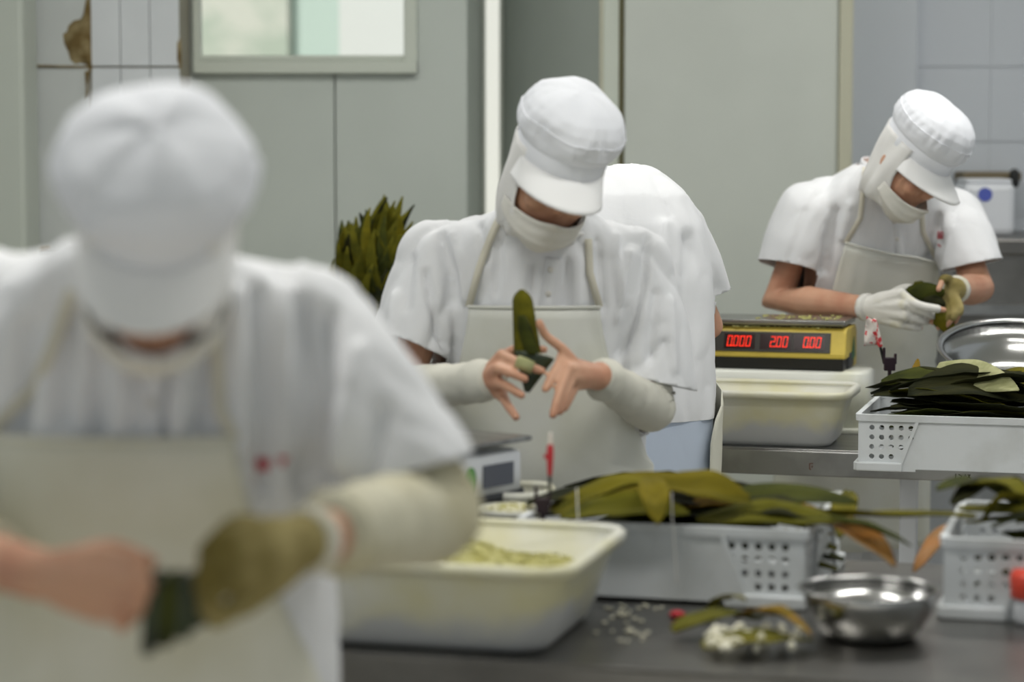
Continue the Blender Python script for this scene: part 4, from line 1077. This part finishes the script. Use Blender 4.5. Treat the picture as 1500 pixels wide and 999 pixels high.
# ---- middle worker
x2 = X(792, 4.8)
W2 = dict(label='worker in white cap and mask shaping an upright leaf cone in the middle', foot=(x2 + .0, 4.86), yaw=0,
  rings=rings_of(x2, [(.40, .0, 4.86, .21, .15), (.75, .0, 4.86, .215, .155), (.95, 0, 4.85, .21, .155), (1.1, -.0, 4.83, .20, .145), (1.25, -.0, 4.81, .205, .135), (1.33, -.005, 4.79, .195, .118), (1.385, -.005, 4.77, .15, .10), (1.425, .0, 4.755, .095, .085), (1.45, .005, 4.745, .07, .075)]),
  legtop=.86, hem=.74, neck=Vector((X(797, 4.75), 4.745, 1.418)), head=P(812, 250, 4.62), hang=(9, 27, -15), hoodr=.072, hoodn=P(800, 338, 4.71), seed=1.7, amp=.0105,
  maskz=(-.060, -.138, 82, 'mask', .0), skin='skin', faceskin=1,
  arms=[dict(sh=P(640, 384, 4.80), el=P(592, 575, 4.72), wr=P(712, 556, 4.47), hem=P(604, 508, 4.76), hn=Vector((-.38, -.2, -.9)), sr=(.080, .088, .086), cover=(.6, 1.08, .055, .038, 'cover'),
             palm=[P(736, 520, 4.43), P(730, 540, 4.41), P(730, 561, 4.42), P(736, 580, 4.44)], pr=.016,
             fingers=[[P(736, 520, 4.43), P(760, 531, 4.385), P(793, 543, 4.385)], [P(730, 540, 4.41), P(748, 546, 4.375), P(769, 555, 4.37)], [P(730, 561, 4.42), P(745, 567, 4.385), P(764, 579, 4.375)], [P(736, 580, 4.44), P(744, 594, 4.41), P(756, 611, 4.39)],
                      [P(722, 535, 4.46), P(752, 512, 4.46), P(797, 512, 4.45)]]),
        dict(sh=P(928, 392, 4.80), el=P(950, 596, 4.72), wr=P(878, 552, 4.49), hem=P(962, 560, 4.755), hn=Vector((-.22, -.1, -1)), sr=(.080, .088, .079), cover=(.6, 1.03, .052, .038, 'cover'),
             palm=[P(823, 527, 4.42), P(832, 540, 4.405), P(838, 552, 4.41), P(843, 563, 4.43)], pr=.017,
             fingers=[[P(823, 527, 4.42), P(810, 549, 4.39), P(799, 570, 4.37)], [P(832, 540, 4.405), P(820, 573, 4.37), P(810, 608, 4.35)], [P(838, 552, 4.41), P(828, 580, 4.38), P(820, 603, 4.365)], [P(843, 563, 4.43), P(834, 583, 4.41), P(827, 598, 4.40)],
                      [P(850, 540, 4.44), P(823, 510, 4.42), P(800, 492, 4.41), P(790, 473, 4.40)]])],
  placket=[[(812, 378), (806, 420), (800, 470)]], buttons=[(806, 395), (803, 430)],
  folds=[([P(*q, 4.7) for q in pts], w, A) for pts, w, A in [([(645, 345), (660, 400), (667, 445)], .010, -.014), ([(660, 345), (676, 400), (680, 440)], .010, .008), ([(622, 400), (640, 470), (652, 505)], .009, -.014), ([(600, 380), (596, 450)], .012, -.007),
        ([(700, 330), (712, 380)], .010, -.008), ([(730, 350), (728, 430)], .008, -.008), ([(780, 390), (776, 440)], .007, -.009), ([(830, 380), (826, 445)], .007, -.010), ([(845, 375), (846, 450)], .007, .007), ([(878, 350), (884, 450)], .009, -.010), ([(905, 345), (912, 440)], .010, .008),
        ([(953, 350), (938, 430), (905, 520)], .010, -.015), ([(925, 370), (905, 470)], .010, .009), ([(962, 430), (950, 520)], .012, -.009), ([(985, 440), (990, 540)], .010, .007), ([(930, 540), (975, 500)], .010, -.008), ([(575, 430), (572, 480)], .012, .006)]],
  apron=dict(top=P(770, 450, 4.67).z, bot=.42, w=[(1.3, .46), (1.2, .52), (1.12, .62), (1.0, .85), (.9, 1.0), (.42, 1.05)], rot=-.08, m='apron_pale', straps=[[(742, 300), (722, 340), (702, 392), (684, 440)], [(862, 350), (864, 400), (866, 455)]]))
# ---- front worker
x1 = X(212, 2.95)
W1 = dict(label='blurred worker in front at the left wrapping a dark green dumpling', foot=(x1, 3.0), yaw=0,
  rings=rings_of(x1, [(.40, 0, 3.0, .22, .155), (.8, 0, 3.0, .225, .16), (.97, 0, 2.99, .22, .16), (1.1, 0, 2.97, .212, .15), (1.25, 0, 2.95, .21, .14), (1.34, .0, 2.93, .20, .122), (1.395, 0, 2.91, .165, .105), (1.43, .0, 2.89, .11, .09), (1.455, .005, 2.88, .075, .078)]),
  legtop=.86, hem=.72, neck=Vector((X(225, 2.88), 2.88, 1.425)), head=P(230, 343, 2.72), hang=(1, 38, -5), maskz=(-.085, -.135, 88, 'mask', .002), hooda=(44, 2), seed=3.1, capk=.925, puff=1.11, capsq=.80, ffreq=10, amp=.009,
  arms=[dict(sh=P(-30, 470, 2.95), el=P(-175, 770, 2.86), wr=P(58, 842, 2.60), hem=P(-130, 690, 2.88), cover=(.6, .72, .055, .042, 'cover_dirty'),
             palm=[P(158, 814, 2.53), P(168, 842, 2.515), P(163, 872, 2.525), P(147, 898, 2.55)], pr=.021,
             fingers=[[P(158, 814, 2.53), P(203, 822, 2.495), P(222, 844, 2.535)], [P(168, 842, 2.515), P(210, 852, 2.485), P(214, 874, 2.53)], [P(163, 872, 2.525), P(203, 880, 2.495), P(199, 900, 2.535)], [P(147, 898, 2.55), P(183, 906, 2.52), P(178, 918, 2.55)],
                      [P(90, 820, 2.57), P(160, 800, 2.57), P(222, 822, 2.585)]]),
        dict(sh=P(455, 485, 2.95), el=P(628, 752, 2.86), wr=P(448, 792, 2.62), hem=P(585, 690, 2.88), hn=Vector((.25, -.1, -1)), sr=(.082, .092, .090), cover=(.6, .82, .066, .046, 'cover_dirty'), glove='glove_stained', gt=1.0, cuff=.012, cuffm='glove',
             palm=[P(352, 785, 2.53), P(338, 815, 2.505), P(340, 850, 2.51), P(356, 884, 2.53)], pr=.022, fr=.0098,
             fingers=[[P(352, 785, 2.53), P(316, 795, 2.49), P(302, 832, 2.525)], [P(338, 815, 2.505), P(306, 832, 2.475), P(298, 862, 2.515)], [P(340, 850, 2.51), P(312, 868, 2.48), P(304, 890, 2.52)], [P(356, 884, 2.53), P(328, 900, 2.505), P(315, 908, 2.53)],
                      [P(405, 785, 2.56), P(350, 768, 2.55), P(303, 808, 2.555)]])],
  placket=[[(228, 520), (222, 580), (218, 650)]], buttons=[(226, 540), (222, 590)], mark=[[(374, 678), (396, 678)], [(376, 684), (394, 684)], [(380, 670), (380, 690)], [(390, 670), (390, 690)], [(408, 672), (422, 672)], [(414, 668), (414, 684)]], markw=.004,
  folds=[([P(*q, 2.83) for q in pts], w, A) for pts, w, A in [([(150, 500), (140, 640)], .014, -.016), ([(100, 470), (90, 620)], .014, -.014), ([(185, 520), (176, 640)], .010, .010), ([(240, 530), (236, 640)], .010, -.013), ([(270, 520), (262, 640)], .010, .010), ([(300, 470), (292, 640)], .012, -.014), ([(345, 430), (350, 660)], .014, .012), ([(378, 430), (392, 720)], .012, -.022), ([(410, 430), (420, 660)], .014, .012), ([(440, 450), (440, 720)], .012, -.020), ([(475, 470), (462, 720)], .016, -.024), ([(520, 520), (500, 680)], .016, .014), ([(560, 600), (540, 690)], .014, -.012), ([(35, 480), (20, 640)], .016, -.016)]],
  apron=dict(top=P(165, 645, 2.8).z, bot=.42, w=[(1.3, .56), (1.2, .60), (1.05, .74), (.95, .9), (.85, 1.0), (.42, 1.05)], rot=-.17, sag=.0, straps=[[(105, 425), (80, 500), (48, 570), (22, 640)], [(318, 440), (318, 520), (322, 600), (312, 640)]]))
# ---- right worker
x3 = X(1288, 6.75)
W3 = dict(label='worker in cap bending to the right over the far table with gloved hands', foot=(x3 - .05, 6.85), yaw=26,
  rings=rings_of(x3, [(.40, -.05, 6.86, .21, .155), (.8, -.05, 6.86, .215, .16), (1.0, -.04, 6.84, .212, .158), (1.12, -.03, 6.81, .21, .155), (1.25, -.02, 6.77, .215, .15), (1.35, -.01, 6.73, .215, .138), (1.42, -.0, 6.69, .18, .12), (1.47, .005, 6.66, .12, .10), (1.50, .015, 6.63, .075, .08)]),
  legtop=.86, hem=.72, neck=Vector((X(1302, 6.6), 6.62, 1.462)), head=P(1334, 235, 6.42), hoodr=.066, hoodn=P(1314, 290, 6.55), hang=(42, 40, -8), hooda=(66, 6), ear=.0775, hs=1.05, seed=5.3, amp=.006, svox=.009,
  maskz=(-.068, -.14, 82, 'mask', .004), skin='skin',
  arms=[dict(sh=P(1182, 312, 6.66), el=P(1140, 438, 6.70), wr=P(1268, 450, 6.42), hem=P(1158, 392, 6.68), hn=Vector((-.25, -.15, -1)), sr=(.088, .098, .094), glove='glove', gt=.97, cuff=.0, re=.05,
             palm=[P(1320, 430, 6.29), P(1328, 446, 6.275), P(1326, 462, 6.28), P(1318, 474, 6.3)], pr=.022,
             fingers=[[P(1320, 430, 6.29), P(1345, 447, 6.26), P(1383, 454, 6.26)], [P(1328, 446, 6.275), P(1352, 456, 6.27), P(1372, 464, 6.30)], [P(1326, 462, 6.28), P(1345, 468, 6.29), P(1362, 471, 6.32)], [P(1318, 474, 6.3), P(1335, 478, 6.305), P(1348, 480, 6.32)],
                      [P(1298, 436, 6.35), P(1325, 422, 6.34), P(1347, 426, 6.33)]]),
        dict(sh=P(1400, 322, 6.74), el=P(1432, 424, 6.56), wr=P(1400, 424, 6.40), hem=P(1424, 388, 6.62), hn=Vector((.2, -.15, -1)), sr=(.085, .09, .086), glove='glove_stained', gt=.74, cuff=.012, re=.046,
             palm=[P(1396, 430, 6.33), P(1391, 434, 6.32), P(1386, 438, 6.325), P(1382, 442, 6.335)], pr=.016,
             fingers=[[P(1396, 430, 6.33), P(1406, 452, 6.28), P(1399, 471, 6.29)], [P(1391, 434, 6.32), P(1398, 460, 6.27), P(1386, 477, 6.28)], [P(1386, 438, 6.325), P(1390, 464, 6.28), P(1375, 480, 6.29)], [P(1382, 442, 6.335), P(1380, 464, 6.30), P(1366, 472, 6.30)],
                      [P(1398, 414, 6.38), P(1383, 408, 6.32), P(1375, 424, 6.29)]])],
  placket=[[(1308, 305), (1312, 340), (1318, 385)]], buttons=[(1310, 325), (1314, 350)], mark=[[(1373, 341), (1382, 341)], [(1373, 348), (1382, 348)], [(1375, 339), (1375, 350)], [(1379, 339), (1379, 350)], [(1373, 344.5), (1382, 344.5)], [(1374, 358), (1378, 361)]], markw=.0028,
  folds=[([P(1225, 310, 6.55), P(1215, 400, 6.5)], .016, -.016), ([P(1250, 300, 6.5), P(1240, 350, 6.5)], .014, .008), ([P(1385, 320, 6.55), P(1375, 400, 6.5)], .014, -.012)],
  apron=dict(top=P(1305, 372, 6.6).z, bot=.42, w=[(1.3, .5), (1.2, .62), (1.1, .72), (1.0, .85), (.9, 1.0), (.42, 1.05)], rot=-.12, m='apron_pale', tilt=-.03, straps=[[(1268, 238), (1264, 280), (1260, 320), (1257, 352)], [(1350, 306), (1352, 340), (1355, 385)]]))
# ---- worker with the back turned
x4 = X(893, 5.5)
W4 = dict(label='worker seen from behind in white shirt and pale blue trousers behind the middle worker', foot=(x4 + .02, 5.44), yaw=180,
  rings=rings_of(x4, [(.5, .03, 5.45, .20, .15), (.8, .03, 5.45, .205, .155), (.95, .025, 5.46, .215, .165), (1.1, .015, 5.49, .225, .165), (1.25, .005, 5.53, .232, .16), (1.36, .0, 5.57, .22, .15), (1.43, 0, 5.60, .185, .13), (1.475, 0, 5.63, .13, .10), (1.50, 0, 5.66, .08, .07)]),
  legtop=.90, hem=P(980, 612, 5.4).z, neck=Vector((x4 - .03, 5.68, 1.43)), head=Vector((x4 - .08, 5.86, 1.36)), hang=(180, 55, 0), seed=7.7, mask=True, vox=.006, amp=.006, trousers='trouser_blue', toff=-.004, svox=.009,
  arms=[dict(sh=P(770, 330, 5.62), el=P(750, 470, 5.68), wr=P(830, 500, 5.92), hem=P(752, 425, 5.66), palm=[P(845, 500, 6.0), P(850, 505, 6.0), P(855, 510, 6.0), P(858, 515, 5.99)],
             fingers=[[P(845, 500, 6.0), P(860, 502, 6.05)], [P(850, 505, 6.0), P(866, 508, 6.06)], [P(855, 510, 6.0), P(868, 514, 6.05)], [P(858, 515, 5.99), P(868, 520, 6.03)], [P(838, 498, 5.95), P(862, 495, 6.0)]]),
        dict(sh=P(985, 345, 5.60), el=P(1034, 478, 5.68), wr=P(965, 500, 5.92), hem=P(1026, 436, 5.655), hn=Vector((.3, 0, -1)), sr=(.085, .088, .078), palm=[P(950, 500, 6.0), P(945, 505, 6.0), P(940, 510, 6.0), P(938, 515, 5.99)],
             fingers=[[P(950, 500, 6.0), P(936, 502, 6.05)], [P(945, 505, 6.0), P(930, 508, 6.06)], [P(940, 510, 6.0), P(926, 514, 6.05)], [P(938, 515, 5.99), P(926, 520, 6.03)], [P(958, 498, 5.95), P(936, 495, 6.0)]])],
  folds=[([P(1010, 350, 5.42), P(1005, 540, 5.35)], .02, -.012), ([P(975, 330, 5.42), P(970, 480, 5.36)], .02, .008)],
  apron=dict(top=1.28, bot=.42, w=[(1.3, .6), (1.1, .75), (1.0, .95), (.95, 1.30), (.9, 1.38), (.42, 1.42)], off=.012, straps=[]))
C0 = Vector((0, 0, H))
def push(p, k): return C0 + (p - C0) * (1 + k / p.y)
for A_, k_ in ((W3['arms'][0], .05), (W3['arms'][1], .05)):
    A_['palm'] = [push(p, k_) for p in A_['palm']]; A_['fingers'] = [[push(p, k_) for p in f] for f in A_['fingers']]
worker_mid = person(W2); person(W1); person(W3); person(W4)

# ================================================================== held things
# leaf cone of the middle worker
q0 = P(770, 540, 4.40)
t = thing('leaf_cone', 'olive leaf folded into an upright cone in the middle worker hands', 'leaf', (q0.x, q0.y, P(772, 574, 4.4).z))
rows = []
for i in range(19):
    f = i / 18; py = lerp(424, 522, f); cxp = lerp(764, 771, f); w = (27 * (.3 + .7 * math.sin(min(1, f * 5.5) * math.pi / 2)) if i else 4) + 9 * f
    rows.append([P(cxp + u * w / 2 + (4 * f if u > 0 else 0), py, 4.425 - .012 * (1 - u * u) + .008 * (u < -.4)) for u in (-1, -.66, -.33, 0, .33, .66, 1)])
MB().grid(rows).build('upright_leaf', LEAFM[0], t, True, solid=.0015)
rows = []
for i in range(12):
    f = i / 11; py = lerp(462, 520, f); w = 22 * math.sin(math.pi * min(1, .15 + f * .55))
    rows.append([P(lerp(764, 780, f) + u * w / 2, py, 4.405 - .006 * (1 - u * u)) for u in (-1, -.5, 0, .5, 1)])
MB().grid(rows).build('folded_leaf', LEAFM[2], t, True, solid=.0015)
ap = P(772, 574, 4.40); mo = P(783, 520, 4.42); ax = (mo - ap); L_ = ax.length; ax.normalize(); s_ = ax.cross(Vector((0, -1, 0))).normalized(); n_ = s_.cross(ax)
rows = []
for i in range(12):
    f = i / 11; r_ = lerp(.004, .036, f)
    rows.append([ap + ax * (L_ * f) + s_ * (r_ * math.cos(a) * 1.0) + n_ * (r_ * .55 * math.sin(a)) for a in np.linspace(0, 2 * math.pi, 25)[:-1]])
MB().loft(rows, False).build('cone', 'dumpling', t, True, solid=.0015)
MB().ell(mo - ax * .008, (.028, .016, .012), None, 14, 8).build('rice_filling', 'grain', t, True)
# finger wrap on her index finger
fw = [P(757, 530, 4.387), P(768, 534, 4.384), P(781, 539, 4.383)]
o = MB().tube(fw, [.0125, .0128, .0118], 16, False).build('finger_wrap', 'leaf_pale', worker_mid, True); o['label'] = 'pale green tape wrapped round the forefinger'
# dumpling of the front worker
t = thing('wrapped_dumpling', 'dark green wrapped rice dumpling held by the front worker', 'dumpling', P(262, 930, 2.53))
A_, B_ = P(214, 884, 2.53), P(318, 868, 2.54); ax = B_ - A_; up = Vector((.12, 0, 1)).normalized(); dp = Vector((0, -1, 0)); rings = []
for i in range(9):
    f = i / 8; hgt = lerp(.036, .021, f); c = A_ + ax * f; ring = []
    for k in range(24):
        a = 2 * math.pi * k / 24; tri = 1 / max(.5, math.cos(((a + math.pi / 2) % (2 * math.pi / 3)) - math.pi / 3)) * .62
        ring.append(c + up * (math.sin(a) * hgt * (tri + .3)) + dp * (math.cos(a) * hgt * .85 * (tri + .1)))
    rings.append(ring)
MB().loft(rings).build('wrap', 'dumpling', t, True, bevel=.002)
for k, f in enumerate((.12, .36, .6)):
    c = A_ + ax * f; h2 = lerp(.038, .023, f)
    rr = [[c + ax * w_ + up * (math.sin(a) * h2 * (1 / max(.5, math.cos(((a + math.pi / 2) % (2 * math.pi / 3)) - math.pi / 3)) * .62 + .3) * s2) + dp * (math.cos(a) * h2 * .87 * (1 / max(.5, math.cos(((a + math.pi / 2) % (2 * math.pi / 3)) - math.pi / 3)) * .62 + .1) * s2) for a in np.linspace(0, 2 * math.pi, 25)[:-1]] for w_, s2 in ((-.1, .985), (.02, 1.03), (.09, .97))]
    MB().loft(rr, False).build('leaf_layer', LEAFM[2] if k % 2 else 'dumpling', t, True)
# leaf folded by the right worker
t = thing('folded_leaf', 'green leaf being folded between the right worker gloved hands', 'leaf', P(1360, 470, 6.29))
for (a, b_, w_, k) in [((1326, 432, 6.33), (1384, 428, 6.30), .06, 2), ((1335, 425, 6.34), (1378, 440, 6.30), .05, 0), ((1345, 412, 6.36), (1352, 436, 6.32), .04, 0), ((1350, 440, 6.31), (1385, 446, 6.29), .04, 4), ((1368, 468, 6.29), (1398, 478, 6.285), .04, 0), ((1376, 452, 6.28), (1384, 486, 6.28), .035, 1)]:
    a, b_ = push(P(*a), .05), push(P(*b_), .05); tt = (b_ - a); s_ = tt.normalized().cross(Vector((0, -1, 0))).normalized(); rows = []
    for i in range(10):
        f = i / 9; w = w_ * max(.1, math.sin(math.pi * min(1, f * .85 + .12)) ** .7)
        rows.append([a + tt * f + s_ * (w * u / 2) + Vector((0, -.012 * (1 - u * u) * math.sin(f * 3), 0)) for u in (-1, -.5, 0, .5, 1)])
    MB().grid(rows).build('leaf_fold', LEAFM[k], t, True, solid=.0012)
